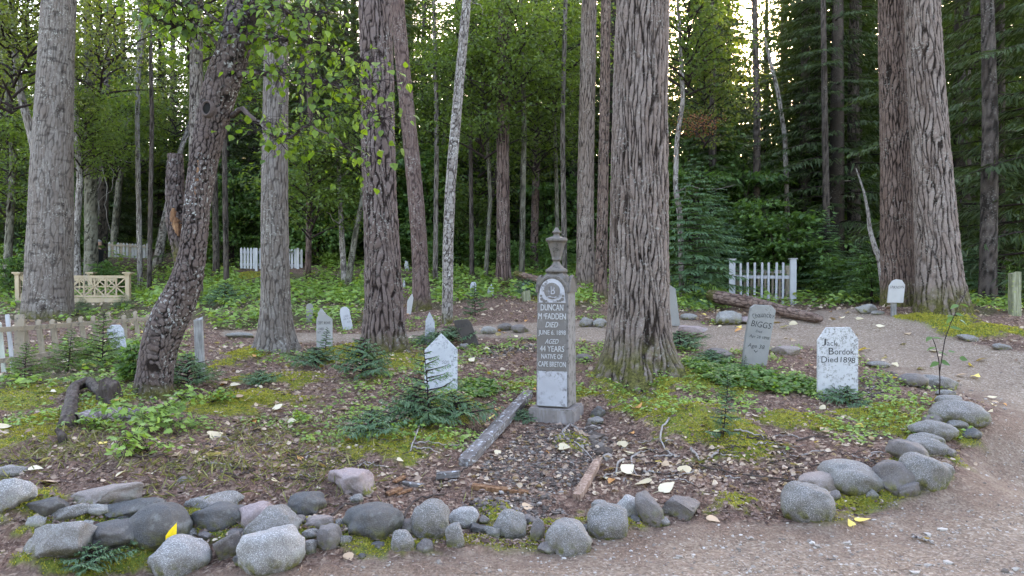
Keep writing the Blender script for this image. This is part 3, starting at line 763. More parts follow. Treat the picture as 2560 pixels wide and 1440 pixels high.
slim('alder_tree', 'dark stem at the photo edge in the shade left of the scarred trunk', [(15, 650, 20), (28, 500, 18), (35, 400, 17), (20, 250, 14), (5, 100, 12)], 20, BARK_OLIVE, [(20, 420, 20, .9, A1), (0, 200, 20, 1.0, O1)], seed=66)
slim('cottonwood_tree', 'grey upright trunk half hidden behind the leaning birch', [(487, 700, 36), (489, 500, 34), (490, 300, 32), (491, 150, 30), (492, 0, 28)], 15.5, BARK_GREY, [(470, -40, 15.5, 1.1, A2)], seed=67, nu=60, nv=220)
slim('alder_tree', 'thin dark trunk with lichen just right of the leaning birch', [(541, 680, 16), (539, 560, 15), (536, 420, 14), (532, 250, 12)], 20, BARK_DARK, [(560, 210, 20, .9, A0)], seed=68)
slim('birch_tree', 'short slanting lichen stem left of the broken birch stem', [(392, 640, 24), (410, 560, 18), (430, 470, 14), (450, 380, 12), (470, 320, 9)], 23, BARK_PALE, [(440, 240, 23, .8, O0)], seed=69, top=5)
slim('alder_tree', 'straight dark trunk against the bright sky gap left of the leaning birch', [(430, 640, 16), (430, 400, 14), (431, 200, 12), (432, 60, 10)], 27, BARK_DARK, [(420, 400, 27, 1.2, A1), (440, 20, 27, .6, A2)], seed=70)
slim('alder_tree', 'slender upright alder stem under the layered maple crown', [(862, 700, 16), (856, 620, 14), (850, 500, 11), (846, 400, 9), (838, 350, 6)], 18, BARK_PALE, [(775, 455, 17.5, .85, A2), (830, 420, 18, .7, A0)], seed=71, top=4.3)
slim('alder_tree', 'thin alder stem slanting right beside the stout lichen covered trunk', [(868, 705, 18), (880, 640, 15), (893, 560, 13), (905, 500, 11), (920, 380, 9)], 17.5, BARK_OLIVE, [(900, 330, 18, .7, A1)], seed=72, top=5)
slim('alder_tree', 'very thin leafless stem right of the curved mauve trunk', [(1094, 625, 11), (1098, 520, 10), (1106, 380, 8), (1118, 250, 6)], 24, BARK_OLIVE, [(1110, 200, 24, .9, A0), (1085, 330, 24, .8, A2)], seed=73)
slim('alder_tree', 'leaning shaded stem left of the straight reddish trunk', [(1198, 660, 16), (1210, 600, 14), (1228, 500, 12), (1245, 400, 10)], 23, BARK_DARK, [(1195, 420, 23, 1.0, A1), (1180, 560, 22, .6, A2)], seed=74, top=6)
slim('poplar_tree', 'slim red grey trunk halfway between the reddish trunk and the stone urn', [(1334, 690, 22), (1337, 560, 19), (1341, 400, 18), (1348, 230, 15), (1352, 60, 12)], 22, BARK_RED, [(1340, 60, 22, 1.2, A0), (1370, 250, 22, .9, A1)], seed=75, nu=40, nv=200)
slim('alder_tree', 'pale trunk in the shade right of the slim red grey trunk', [(1296, 650, 14), (1298, 500, 13), (1302, 350, 12), (1306, 200, 9)], 28, BARK_OLIVE, [(1300, 200, 28, 1.3, A2), (1290, 400, 27, 1.0, O1)], seed=76)
slim('poplar_tree', 'distant grey trunk left of the close pair behind the urn', [(1441, 620, 15), (1436, 450, 15), (1430, 280, 14), (1425, 150, 12)], 26, BARK_GREY, [(1420, 120, 26, 1.1, O0), (1400, 330, 26, .8, A0)], seed=77)
slim('birch_tree', 'crooked pale birch stem right of the massive furrowed trunk', [(1706, 600, 14), (1700, 530, 14), (1688, 470, 13), (1692, 350, 11), (1708, 250, 11), (1700, 100, 9)], 16, BARK_PALE, [(1720, 70, 16, .9, A1), (1760, 230, 17, .8, O0)], seed=78, top=8)
slim('spruce_snag', 'bare pale dead pole leaning left below the sun', [(1975, 560, 12), (1962, 340, 11), (1945, 230, 10), (1925, 150, 9), (1912, 95, 6)], 20.8, BARK_PALE, [], seed=79, top=0)
slim('birch_tree', 'curved lichen stem bending towards the twin stemmed tree', [(2214, 700, 14), (2200, 650, 14), (2184, 610, 12), (2174, 570, 10), (2170, 530, 8), (2160, 480, 5), (2140, 420, 2)], 14, BARK_PALE, [], seed=80, top=0)
slim('poplar_tree', 'spotted grey conifer pole left of the twin stemmed tree', [(2136, 690, 34), (2134, 500, 31), (2133, 300, 28), (2134, 120, 25), (2136, 0, 22)], 21, BARK_DARK, [], seed=81, nu=50, nv=200)
slim('alder_tree', 'thin alder leaning over the reddish trunk with sunlit yellow green leaves', [(1214, 690, 11), (1226, 500, 10), (1216, 300, 8), (1200, 150, 6)], 19, BARK_OLIVE, [(1210, 240, 18, .95, A0), (1290, 130, 17.5, .9, A1), (1160, 110, 18.5, .8, A2)], seed=82, top=9)
slim('alder_tree', 'thin alder with bright leaves behind the gap left of the stone urn', [(1395, 640, 11), (1392, 480, 10), (1386, 300, 9), (1380, 180, 7)], 20, BARK_OLIVE, [(1390, 130, 19.5, 1.0, A2), (1340, 320, 20, .85, A1)], seed=83, top=9)

# ------------------------------------------------------------------ the dark conifer wood behind
rw = random.Random(11)
bark_cache = {}
def conifer_trunk_mesh():
    g = Geo(); tube(g, [(0, 0, -.6), (0, 0, 4), (0, 0, 9), (0, 0, 16.6)], [.24, .20, .14, .02], 10)
    return g.mesh('trunk', BARK_DARK, attrs={'furrow': np.random.RandomState(1).rand(g.n), 'moss': np.zeros(g.n)})
CT = conifer_trunk_mesh()
def spruce(x, y, sc, v, label, group, zs=1.0):
    z = float(g0(x, y)[0])
    t = thing('spruce_tree', label, 'tree', (x, y, z), group)
    link('trunk', CT, t, (0, 0, 0), (0, 0, rw.random() * 6), (sc, sc, sc * zs))
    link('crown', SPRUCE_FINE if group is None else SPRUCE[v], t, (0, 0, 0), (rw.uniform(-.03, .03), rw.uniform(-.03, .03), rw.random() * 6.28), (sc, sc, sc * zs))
for row, (d, step) in enumerate([(24.5, 3.2), (28.5, 2.7), (33, 2.7), (38, 2.7), (44, 2.9), (50, 3.2), (58, 3.6)]):
    x = -d * .80
    while x < d * .80:
        xx = x + rw.uniform(-.9, .9); yy = d + rw.uniform(-1.4, 1.4)
        px = 1280 + F * xx / yy
        sc = rw.uniform(.85, 1.15); zs = 1.0; v = rw.choice((0, 1, 2, 2))
        if px < 620: sc *= (.62 if row < 2 else .74 if row < 4 else .9); lab, grp = 'lower dark conifer in the wood beyond the grey and white picket fences', 'conifers beyond the picket fences'
        elif px < 1560: lab, grp = 'dark conifer in the wood behind the upright trunks of the cemetery', 'conifers behind the cemetery trunks'; sc *= .95 if row < 3 else 1.05
        elif px < 2150: lab, grp = 'dark conifer in the wood behind the white gated grave enclosure', 'conifers behind the gated enclosure'; sc *= .98 if row < 3 else 1.1
        else: lab, grp = 'dense dark conifer in the black shade behind the twin stemmed tree', 'conifers behind the twin stemmed tree'; sc *= 1.12
        # the open gap where the low sun shines through
        if 1832 < px < 1912: sc *= .50 if row < 3 else .64
        
        spruce(xx, yy, sc, v, lab, grp)
        x += step
for (px, d, sc, v, lab) in [(2090, 20.5, .95, 0, 'tall dark spruce with drooping boughs behind the right post of the white gate'),
                            (2010, 22, .8, 2, 'dark spruce directly behind the white gated grave enclosure'),
                            (1780, 21.5, .62, 1, 'shaded spruce left of the white gated grave enclosure'),
                            (2480, 15.5, 1.0, 2, 'broad black green spruce behind the mossy wooden post'),
                            (2640, 13.5, 1.0, 0, 'dark spruce whose boughs reach in at the photo edge beside the path'),
                            (2400, 20, 1.1, 1, 'dark spruce close behind the twin stemmed tree')]:
    spruce((px - 1280) / F * d, d, sc, v, lab, None)

for px, d, w, bk, lab in [([(168, 640), (166, 300), (172, 0)], 17.5, 12, BARK_OLIVE, 'thin olive trunk just right of the broad scarred trunk'),
    ([(350, 650), (343, 300), (352, 0)], 21.0, 11, BARK_PALE, 'thin pale trunk above the far grey picket fence'),
    ([(372, 640), (380, 300), (374, 0)], 18.5, 10, BARK_DARK, 'thin dark trunk between the far grey fence and the leaning birch'),
    ([(566, 660), (560, 300), (568, 0)], 18.5, 12, BARK_DARK, 'slim dark trunk left of the straight grey trunk'),
    ([(770, 660), (776, 300), (768, 0)], 19.0, 13, BARK_RED, 'slim reddish trunk right of the white picket fence'),
    ([(1088, 650), (1092, 300), (1084, 0)], 18.5, 11, BARK_GREY, 'slim grey trunk in the gap right of the curved mauve trunk'),
    ([(1180, 660), (1176, 300), (1182, 0)], 19.0, 10, BARK_DARK, 'slim dark trunk between slender birch and straight reddish trunk'),
    ([(1304, 660), (1310, 300), (1302, 0)], 18.5, 13, BARK_OLIVE, 'slim olive trunk right of the straight reddish trunk'),
    ([(1412, 660), (1406, 300), (1414, 0)], 18.0, 12, BARK_GREY, 'slim grey trunk rising beside the stone urn'),
    ([(1890, 640), (1893, 300), (1886, 0)], 21.0, 17, BARK_DARK, 'dark trunk standing right in front of the low sun gap'),
    ([(2070, 660), (2062, 300), (2058, 0)], 19.0, 15, BARK_DARK, 'dark trunk rising behind the right post of the gated enclosure'),
    ([(2470, 700), (2476, 300), (2468, 0)], 13.0, 36, BARK_DARK, 'shaded dark trunk left of the greenish square post')]:
    slim('slender_tree', lab, [(px[0][0], px[0][1], w * 1.15), (px[1][0], px[1][1], w), (px[2][0], px[2][1], w * .8)], d, bk, [], seed=int(px[0][0]), top=12, nu=20, nv=90)
# a browned dying bough in the gap right of the massive trunk
DEADM = leaf_mat('dead_brown_leaf', (.10, .035, .018), (.26, .11, .06), .35, .6)
par = next(o for o in bpy.data.objects if o.get('label') == 'crooked pale birch stem right of the massive furrowed trunk')
link('dead_foliage', crown_geo(150, R=1.0, H=1.1, nl=12, per=60, size=.06).mesh('dead_foliage', [DEADM, TWIG]), par, pt(1742, 345, 15.6) - par.location, (0, 0, 1), (.55, .55, .5))
# dead limbs on some stems
def dead_limb(tree_label, px, d, r=.012, dd=0.0):
    par = next(o for o in bpy.data.objects if o.get('label') == tree_label)
    branch(px, d, d + dd, r, .002, 14, seed=int(px[0][0]), nm='dead_limb', parent=par, mat=BARK_PALE, jig=.015)
BL = {o['label'].split()[0] + o['label'][-12:]: o['label'] for o in bpy.data.objects if o.get('category') == 'tree' and o.get('label')}
lab = 'crooked pale birch stem right of the massive furrowed trunk'
dead_limb(lab, [(1694, 480), (1720, 462), (1760, 470), (1800, 472), (1840, 462)], 16, .012, -.6)
dead_limb(lab, [(1700, 500), (1718, 478), (1712, 462)], 16, .008)
lab = 'slim red grey trunk halfway between the reddish trunk and the stone urn'
dead_limb(lab, [(1342, 395), (1380, 372), (1430, 345), (1470, 330)], 22, .02, -.5)
lab = 'spotted grey conifer pole left of the twin stemmed tree'
dead_limb(lab, [(2134, 455), (2100, 450), (2060, 462), (2030, 480)], 20.8, .02, -.6)
dead_limb(lab, [(2134, 492), (2090, 490), (2060, 505), (2042, 525)], 20.8, .018, -.8)
lab = 'brown alder trunk rising behind the person near the grey picket fence'
for pl in ([(256, 420), (268, 470), (262, 520), (272, 570), (290, 605)], [(258, 400), (285, 430), (280, 470), (250, 500), (232, 560)], [(258, 380), (300, 400), (330, 405), (380, 398)], [(258, 440), (240, 480), (248, 530), (238, 580)]):
    dead_limb(lab, pl, 22.3, .016, -1.0)
lab = 'slender upright alder stem under the layered maple crown'
dead_limb(lab, [(848, 560), (820, 535), (795, 510), (775, 495)], 17.8, .010, -.3)
lab = 'slender pale birch trunk leaning right between the thicker trunks'
dead_limb(lab, [(1160, 30), (1180, 5), (1205, 15), (1215, 45)], 12, .012)
lab = 'grey upright trunk half hidden behind the leaning birch'
dead_limb(lab, [(490, 320), (470, 340), (455, 372), (448, 390)], 15.5, .018)

# added unseen conifer mass behind the viewer, blocking low front light
WG = Geo(); rb = random.Random(23)
for k in range(26):
    a = math.radians(185 + 170 * (k + rb.random() * .6) / 26); rr = rb.uniform(17, 25)
    g1 = conifer_geo(600 + k % 3, H=rb.uniform(13, 18), zb=.8, R=2.8, nb=70, ntw=11, wid=.22, sub=2)
    x, y = rr * math.cos(a), rr * math.sin(a)
    for V, A in zip(g1.V, g1.A): V += np.array([x, y, 0])
    tube(g1, [(x, y, -.5), (x, y, 14)], [.25, .05], 8, mi=1)
    off = WG.n; WG.V += g1.V; WG.A += g1.A; WG.Q += [q + off for q in g1.Q]; WG.QM += g1.QM; WG.T += [t + off for t in g1.T]; WG.TM += g1.TM; WG.n += g1.n
tag(WG.build('forest', [NEEDLE, TWIG]), 'dark conifer mass added unseen behind the viewer to block low light', None, None, 'stuff')
# ------------------------------------------------------------------ materials of the made things
def paint_mat(name, base, spot, amt=.55, scale=30.0, streak=.3, rough=.75, grey=(.33, .33, .33)):
    m, nt, b, tc = newmat(name)
    n1 = noise(nt, tc, scale, 5, .7); n2 = noise(nt, tc, 3.5, 3); n3 = noise(nt, scale_vec(nt, tc, (1, 1, .12)), 28.0, 4, .6)
    n4 = noise(nt, tc, scale * 3.2, 2, .5)
    col = ramp(nt, n2, [(.3, tuple(.8 * c for c in base)), (.6, base)])
    col = mixc(nt, rng_(nt, n3, .5, .75, 0, streak), col, grey)
    sp = mth(nt, 'MULTIPLY', rng_(nt, n1, .62 - .14 * amt, .70 - .12 * amt), rng_(nt, n2, .68 - .35 * amt, .8 - .3 * amt), True)
    sp = mth(nt, 'MULTIPLY', sp, rng_(nt, n4, .3, .55), True)
    col = mixc(nt, sp, col, spot)
    nt.links.new(col, b.inputs['Base Color']); b.inputs['Roughness'].default_value = rough
    bump(nt, b, mth(nt, 'ADD', n1, n3), .003, .5)
    return m
def wood_mat(name, c1, c2, c3, scale=1.0, axis=(1, 1, .1), lich=None):
    m, nt, b, tc = newmat(name)
    n = noise(nt, scale_vec(nt, tc, axis), 40 * scale, 5, .7); n2 = noise(nt, tc, 5, 4)
    col = ramp(nt, n, [(.3, c1), (.5, c2), (.7, c3)])
    col = mixc(nt, rng_(nt, n2, .45, .7, 0, .6), col, tuple(.5 * c for c in c1))
    if lich: col = mixc(nt, rng_(nt, noise(nt, tc, 26, 3), .6, .68), col, lich)
    nt.links.new(col, b.inputs['Base Color']); b.inputs['Roughness'].default_value = .9
    bump(nt, b, n, .006, .8)
    return m
WHITE_FLAKED = paint_mat('flaking_white_paint', (.40, .40, .405), (.12, .115, .105), .85, 30)
WHITE_SPECK = paint_mat('lichen_specked_white_paint', (.40, .415, .44), (.11, .115, .12), .85, 34)
WHITE_CLEAN = paint_mat('bluish_white_paint', (.40, .41, .435), (.2, .2, .2), .2, 20)
WHITE_GATE = paint_mat('white_gate_paint', (.38, .385, .40), (.15, .14, .13), .3, 16)
GREY_BOARD = paint_mat('bare_grey_board', (.205, .20, .188), (.11, .10, .095), .5, 24, .6, grey=(.2, .2, .19))
PALE_BOARD = paint_mat('weathered_pale_board', (.33, .325, .315), (.13, .12, .11), .5, 24, .5)
DARK_BOARD = paint_mat('dark_weathered_board', (.06, .05, .045), (.03, .026, .022), .4, 20, .4, grey=(.10, .09, .085))
CREAM = paint_mat('cream_paint', (.37, .285, .185), (.22, .18, .13), .3, 18)
OLD_PICKET = paint_mat('weathered_picket_wood', (.275, .225, .165), (.10, .092, .08), .8, 14, .6, grey=(.2, .19, .17))
GREEN_PICKET = paint_mat('greenish_picket_wood', (.42, .45, .40), (.17, .18, .15), .5, 14, .5)
INK = paint_mat('black_lettering', (.028, .028, .03), (.16, .16, .16), .45, 60)
FADED_INK = paint_mat('faded_lettering', (.16, .16, .17), (.4, .4, .42), .7, 90)
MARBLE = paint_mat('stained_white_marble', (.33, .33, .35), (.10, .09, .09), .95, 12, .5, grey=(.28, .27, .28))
MARBLE_DARK = paint_mat('dark_weathered_marble', (.125, .112, .104), (.24, .23, .23), .6, 22, .5, grey=(.10, .09, .085))
STONE_BASE = paint_mat('stained_stone_base', (.165, .142, .132), (.08, .07, .06), .6, 15, .5, grey=(.34, .33, .34))
LETTER_PALE = paint_mat('pale_raised_lettering', (.40, .40, .40), (.2, .19, .18), .6, 70, .2)
MARBLE_SIDE = paint_mat('grey_marble', (.19, .175, .168), (.06, .055, .05), .95, 14, .8, grey=(.10, .095, .09))  # shaft stone: darker base than the front panels, spotted and streaked
URN_STONE = paint_mat('lichened_urn_stone', (.115, .10, .09), (.045, .04, .035), .9, 18, .5, grey=(.12, .11, .10))
TIMBER = wood_mat('silver_grey_timber', (.055, .046, .042), (.125, .11, .105), (.21, .195, .19), 1, (1, .12, 1), (.42, .45, .47))
POST_WOOD = wood_mat('grey_post_wood', (.11, .105, .1), (.24, .235, .23), (.36, .355, .35))
POST_MOSSY = wood_mat('mossy_post_wood', (.08, .085, .05), (.17, .175, .11), (.27, .27, .2), 1, (1, 1, .1), (.2, .22, .08))
ROT_WOOD = wood_mat('crumbling_wood', (.09, .05, .035), (.24, .15, .11), (.42, .33, .26))
LOG_BARK = bark_mat('log_bark', (.21, .145, .12), (.05, .03, .025), lich_amt=.35, dark_amt=.8)
STUMP_WOOD = wood_mat('dark_rotten_stump_wood', (.018, .013, .010), (.05, .036, .03), (.12, .094, .085), .6, (1, 1, .2), (.07, .075, .022))

# ------------------------------------------------------------------ lettering (built-in font turned into mesh)
_tc = {}
def text_tris(s):
    if s in _tc: return _tc[s]
    cu = bpy.data.curves.new('lettering', 'FONT'); cu.body = s; cu.size = 1.0; cu.resolution_u = 3
    o = bpy.data.objects.new('lettering', cu); COL.objects.link(o)
    bpy.context.view_layer.update()
    me = bpy.data.meshes.new_from_object(o.evaluated_get(bpy.context.evaluated_depsgraph_get()))
    bm = bmesh.new(); bm.from_mesh(me); bmesh.ops.triangulate(bm, faces=bm.faces[:])
    V = np.array([v.co[:2] for v in bm.verts]); T = np.array([[v.index for v in f.verts] for f in bm.faces])
    bm.free(); bpy.data.objects.remove(o); bpy.data.curves.remove(cu); bpy.data.meshes.remove(me)
    _tc[s] = (V, T); return V, T
def text_2d(s, w, h, cx, cz, rot=0.0, slant=0.0, weight=0.0):
    V, T = text_tris(s); V = V.copy()
    lo, hi = V.min(0), V.max(0); V = (V - (lo + hi) / 2) / (hi - lo) * np.array([w, h])
    V[:, 0] += V[:, 1] * slant
    c, s_ = math.cos(rot), math.sin(rot); V = V @ np.array([[c, s_], [-s_, c]])
    return V + np.array([cx, cz]), T
def arc_text(s, w, h, cx, cz, sag, slant=0):
    out = []; n = len(s); cw = w / n
    for k, ch in enumerate(s):
        u = (k + .5) / n * 2 - 1
        lw = cw * (.34 if ch in 'Iil' else .8); lh = h if ch.isupper() or ch in 'hdlk' else h * .72
        out.append(text_2d(ch, lw, lh, cx + u * w / 2, cz - sag * u * u - (h - lh) / 2, -u * math.atan2(2 * sag, w / 2), slant))
    return out
def board(name, label, px, d, thick=.03, mats=None, yaw=0.0, texts=(), cat='grave marker', group=None, pitch=0.0, parent=None, sink=.15, ink_off=.0016):
    px = np.array(px, float)
    by = px[:, 1].max(); bx = px[px[:, 1] > by - 14][:, 0].mean()
    base = pt(bx, by, d)
    k = d / F
    L = np.stack([(px[:, 0] - bx) * k / math.cos(yaw), (by - px[:, 1]) * k], -1)
    low = px[:, 1] > by - 12
    L[low, 1] -= sink
    bm = bmesh.new()
    vs = [bm.verts.new((x, -thick / 2, z)) for x, z in L]
    f = bm.faces.new(vs)
    r = bmesh.ops.extrude_face_region(bm, geom=[f])
    bmesh.ops.translate(bm, verts=[e for e in r['geom'] if isinstance(e, bmesh.types.BMVert)], vec=(0, thick, 0))
    bmesh.ops.recalc_face_normals(bm, faces=bm.faces[:])
    bmesh.ops.bevel(bm, geom=bm.edges[:], offset=min(.004, thick * .15), segments=1, affect='EDGES')
    for t in texts:
        if t[0] == 'arc': _, s, cx, cy, w, h, sag, sl, mi = t; items = arc_text(s, w * k, h * k, (cx - bx) * k, (by - cy) * k, sag * k, sl)
        else: s, cx, cy, w, h, rot, sl, mi = t; items = [text_2d(s, w * k, h * k, (cx - bx) * k, (by - cy) * k, math.radians(rot), sl)]
        for V, T in items:
            vv = [bm.verts.new((x, -thick / 2 - ink_off, z)) for x, z in V]
            for a, b_, c in T:
                try: ff = bm.faces.new((vv[a], vv[b_], vv[c])); ff.material_index = mi
                except ValueError: pass
    me = bpy.data.meshes.new(name); bm.to_mesh(me); bm.free()
    for m in mats: me.materials.append(m)
    o = link(name, me, parent, base if parent is None else base - origin_of(parent), (pitch, 0, yaw))
    if parent is None: tag(o, label, cat, group)
    return o

GM = 'wooden_grave_marker'
board(GM, 'white board with clipped corners lettered Jack Bordok, Died 1898', [(2044, 992), (2043, 850), (2064, 818), (2122, 817), (2142, 846), (2143, 994)], 7.6, .035, [WHITE_FLAKED, INK], -.05,
      [('J', 2058, 855, 11, 17, 0, 0, 1), ('ack', 2078, 857, 26, 13, 0, 0, 1), ('B', 2076, 877, 13, 17, 0, 0, 1), ('ordok', 2108, 878, 48, 15, 0, 0, 1),
       ('D', 2059, 898, 14, 16, 0, 0, 1), ('ied', 2080, 898, 24, 14, 0, 0, 1), ('1898', 2117, 899, 36, 14, -4, 0, 1)])
board(GM, 'leaning bare grey board lettered Chauncey Biggs with moss on its top', [(1850, 918), (1862, 842), (1875, 768), (1886, 761), (1926, 763), (1938, 776), (1926, 842), (1910, 918)], 8.8, .055, [GREY_BOARD, INK], .04,
      [('arc', 'Chauncey', 1906, 786, 56, 13, 5, -.1, 1), ('BIGGS', 1901, 811, 50, 15, -9, .15, 1), ('Died', 1895, 828, 15, 6, -9, .15, 1), ('Apr 28 1898', 1896, 843, 50, 9, -9, .15, 1), ('Age 38', 1888, 866, 42, 13, -9, .15, 1), ('v', 1887, 878, 12, 6, -9, 0, 1)])
board(GM, 'large white pointed board speckled with lichen behind the young hemlock', [(1061, 990), (1062, 874), (1103, 833), (1144, 873), (1144, 990)], 7.6, .03, [WHITE_SPECK, FADED_INK], .0,
      [('son.', 1116, 905, 20, 9, -2, .2, 1)])
board(GM, 'narrow white sharply pointed board with illegible faded lettering', [(1062, 857), (1064, 802), (1074, 779), (1086, 804), (1086, 857)], 10.3, .025, [WHITE_SPECK, FADED_INK], .2,
      [('DIED', 1075, 822, 15, 6, 0, 0, 1)])
board(GM, 'dark fallen back board leaning left and lettered Paulson', [(1160, 856), (1143, 822), (1132, 803), (1140, 800), (1168, 797), (1178, 806), (1203, 868), (1190, 866)], 10.2, .05, [DARK_BOARD, INK], .05,
      [('PAULSON', 1155, 813, 34, 8, 9, .1, 1)], sink=.05)
board(GM, 'grey white board with cut shoulders lettered Cept. Rowe', [(792, 874), (792, 798), (797, 786), (815, 785), (831, 798), (831, 876)], 10.2, .03, [PALE_BOARD, INK], .12,
      [('CEPT. ROWE', 811, 807, 31, 7, 0, 0, 1), ('DIED', 804, 822, 13, 6, 0, 0, 1), ('OCT. 10, 1898', 809, 831, 30, 6, 0, 0, 1)])
cap_o = bpy.data.objects[GM + '.005']
g = Geo()
def prism(geo, L, thick, mi=0, off=(0, 0, 0), rot=None, a=None):
    L = np.asarray(L, float); n = len(L)
    Fv = np.stack([L[:, 0], np.full(n, -thick / 2), L[:, 1]], -1); Bv = Fv + np.array([0, thick, 0])
    V = np.vstack([Fv, Bv])
    if rot is not None: V = V @ np.array(rot.to_3x3()).T
    V = V + np.asarray(off, float)
    tri = [[0, i, i + 1] for i in range(1, n - 1)] + [[n, n + i + 1, n + i] for i in range(1, n - 1)]
    geo.add(V, [[i, i + n, (i + 1) % n + n, (i + 1) % n] for i in range(n)], tri, mi=mi, a=a)
k10 = 10.2 / F
prism(g, [((x - 811.5) * k10, (875 - y) * k10) for x, y in [(797, 785.5), (795, 782), (804, 769), (815, 784)]], .034)
link('pointed_cap', g.mesh('pointed_cap', PALE_BOARD, smooth=False), cap_o, (0, 0, 0))
board(GM, 'small round topped white board tilting left, with several lines of faded lettering', [(862, 823), (850, 783), (851, 772), (858, 767), (866, 767), (873, 774), (887, 819)], 12.0, .03, [WHITE_CLEAN, FADED_INK], -.05,
      [('DIED', 866, 790, 12, 4.5, 14, 0, 1), ('FEB. 8, 98', 869, 797, 19, 4.5, 14, 0, 1), ('AGE', 872, 804, 9, 4.5, 14, 0, 1)])
board(GM, 'tilted white board with clipped corners half hidden by hemlock beside the weathered picket fence', [(300, 884), (268, 836), (270, 822), (280, 812), (300, 812), (309, 822), (323, 884)], 9.6, .03, [WHITE_SPECK, FADED_INK], 0, [('Jo', 288, 836, 14, 8, 0, 0, 1)])
board(GM, 'round shouldered white board, left of two small boards beside the straight reddish trunk', [(1174, 738), (1176, 712), (1179, 705), (1188, 705), (1191, 712), (1189, 738)], 16.8, .03, [WHITE_SPECK, FADED_INK], .1, [])
board(GM, 'pointed white board, right of two small boards beside the straight reddish trunk', [(1215, 744), (1219, 722), (1229, 710), (1234, 722), (1232, 744)], 16.3, .03, [WHITE_SPECK, FADED_INK], .1, [])
board(GM, 'pointed pale board behind a mossy dark stub near the stone obelisk', [(1300, 750), (1302, 718), (1308, 705), (1318, 720), (1320, 750)], 15.5, .03, [WHITE_CLEAN, INK], .1, [])
board(GM, 'slim round topped white board far back at the edge of the dark wood', [(1082, 659), (1082, 638), (1086, 633), (1091, 638), (1091, 659)], 24, .04, [WHITE_CLEAN, INK], 0, [])
board(GM, 'small pointed white board between the stout and the curved mauve trunks, farther of two', [(1014, 676), (1011, 660), (1014, 651), (1020, 655), (1025, 674)], 21, .04, [WHITE_SPECK, INK], 0, [])
board(GM, 'low pointed white board beside the stout mauve trunk, lower of two', [(1006, 708), (1006, 700), (1010, 693), (1014, 700), (1014, 708)], 18, .04, [WHITE_SPECK, INK], 0, [])
board(GM, 'slanting grey board leaning against the foot of the curved mauve trunk', [(1016, 780), (1019, 752), (1030, 734), (1033, 745), (1024, 780)], 13.0, .04, [PALE_BOARD, INK], .3, [])
board(GM, 'mottled grey slab with slanting edge half hidden behind the massive furrowed trunk', [(1640, 790), (1640, 720), (1668, 709), (1688, 722), (1700, 790)], 11.5, .05, [GREY_BOARD, INK], .1, [])
board(GM, 'lichen grey rounded stub of a board among leafy plants behind the Cept. Rowe board', [(766, 806), (766, 766), (771, 759), (779, 759), (783, 768), (780, 806)], 12.6, .05, [GREY_BOARD, INK], 0, [])
# UNKNOWN on its own stub of post
unk = board(GM, 'round topped pale board lettered UNKNOWN at the foot of the twin stemmed tree', [(2218, 757), (2222, 715), (2230, 702), (2240, 698), (2253, 700), (2261, 712), (2257, 757)], 11.2, .03, [PALE_BOARD, INK], -.05,
      [('arc', 'UNKNOWN', 2241, 718, 34, 7, -1.0, .1, 1)], sink=0)
g = Geo(); box(g, (0, .045, -.02), (.07, .04, .5)); link('post', g.mesh('post', POST_WOOD, smooth=False), unk)

# ------------------------------------------------------------------ the obelisk
ob = thing('stone_obelisk', 'tall stained marble obelisk with an urn on top, lettered Duncan McFadden', 'monument', tuple(pt(1391, 1058, 7.2)))
ob.rotation_euler = (0, 0, math.radians(-18))
def bevel_box_mesh(name, boxes, mat, bev=.006):
    bm = bmesh.new()
    for c, s in boxes:
        r = bmesh.ops.create_cube(bm, size=1.0)
        for v in r['verts']: v.co = Vector((v.co.x * s[0] + c[0], v.co.y * s[1] + c[1], v.co.z * s[2] + c[2]))
    bmesh.ops.bevel(bm, geom=bm.edges[:], offset=bev, segments=2, affect='EDGES')
    me = bpy.data.meshes.new(name); bm.to_mesh(me); bm.free(); me.materials.append(mat); return me
def taper(me, z0, z1, k):
    for v in me.vertices:
        t = min(1, max(0, (v.co.z - z0) / (z1 - z0))); s = 1 - k * t; v.co.x *= s; v.co.y *= s
me = bevel_box_mesh('base', [((0, 0, -.04), (.435, .435, .42))], STONE_BASE, .012); link('base', me, ob)
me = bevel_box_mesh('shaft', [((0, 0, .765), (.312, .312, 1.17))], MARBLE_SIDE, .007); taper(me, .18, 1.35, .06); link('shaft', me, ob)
# four arched hoods and the low roof under the urn
g = Geo()
hw = .1385
for q in range(4):
    R4 = Matrix.Rotation(q * math.pi / 2, 3, 'Z')
    th = np.linspace(0, math.pi, 15)
    C = np.stack([hw * np.cos(th), np.full(15, -hw - .012), 1.245 + .15 * np.sin(th)], -1)
    tube(g, C @ np.array(R4).T, .017, 6)
    L = [(x, z) for x, z in zip(hw * np.cos(th), 1.245 + .15 * np.sin(th))]
    prism(g, L, .05, off=np.array(R4) @ np.array([0, -hw + .005, 0]), rot=R4)
for sx in (-1, 1):
    for sy in (-1, 1): box(g, (sx * .122, sy * .122, 1.362), (.048, .048, .05))
roofv = [(-.135, -.135, 1.352), (.135, -.135, 1.352), (.135, .135, 1.352), (-.135, .135, 1.352), (-.07, -.07, 1.435), (.07, -.07, 1.435), (.07, .07, 1.435), (-.07, .07, 1.435)]
g.add(roofv, [[0, 1, 5, 4], [1, 2, 6, 5], [2, 3, 7, 6], [3, 0, 4, 7], [4, 5, 6, 7]])
link('arched_cap', g.mesh('arched_cap', URN_STONE, smooth=False), ob)
fy = -.156 * .985 - .0035
g = Geo(); th = np.linspace(0, math.pi, 17)
L = [(-.128, 1.152), (.128, 1.152)] + [(.120 * math.cos(a), 1.245 + .128 * math.sin(a)) for a in th]
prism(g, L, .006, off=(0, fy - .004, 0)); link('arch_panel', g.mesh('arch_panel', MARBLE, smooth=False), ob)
g = Geo()
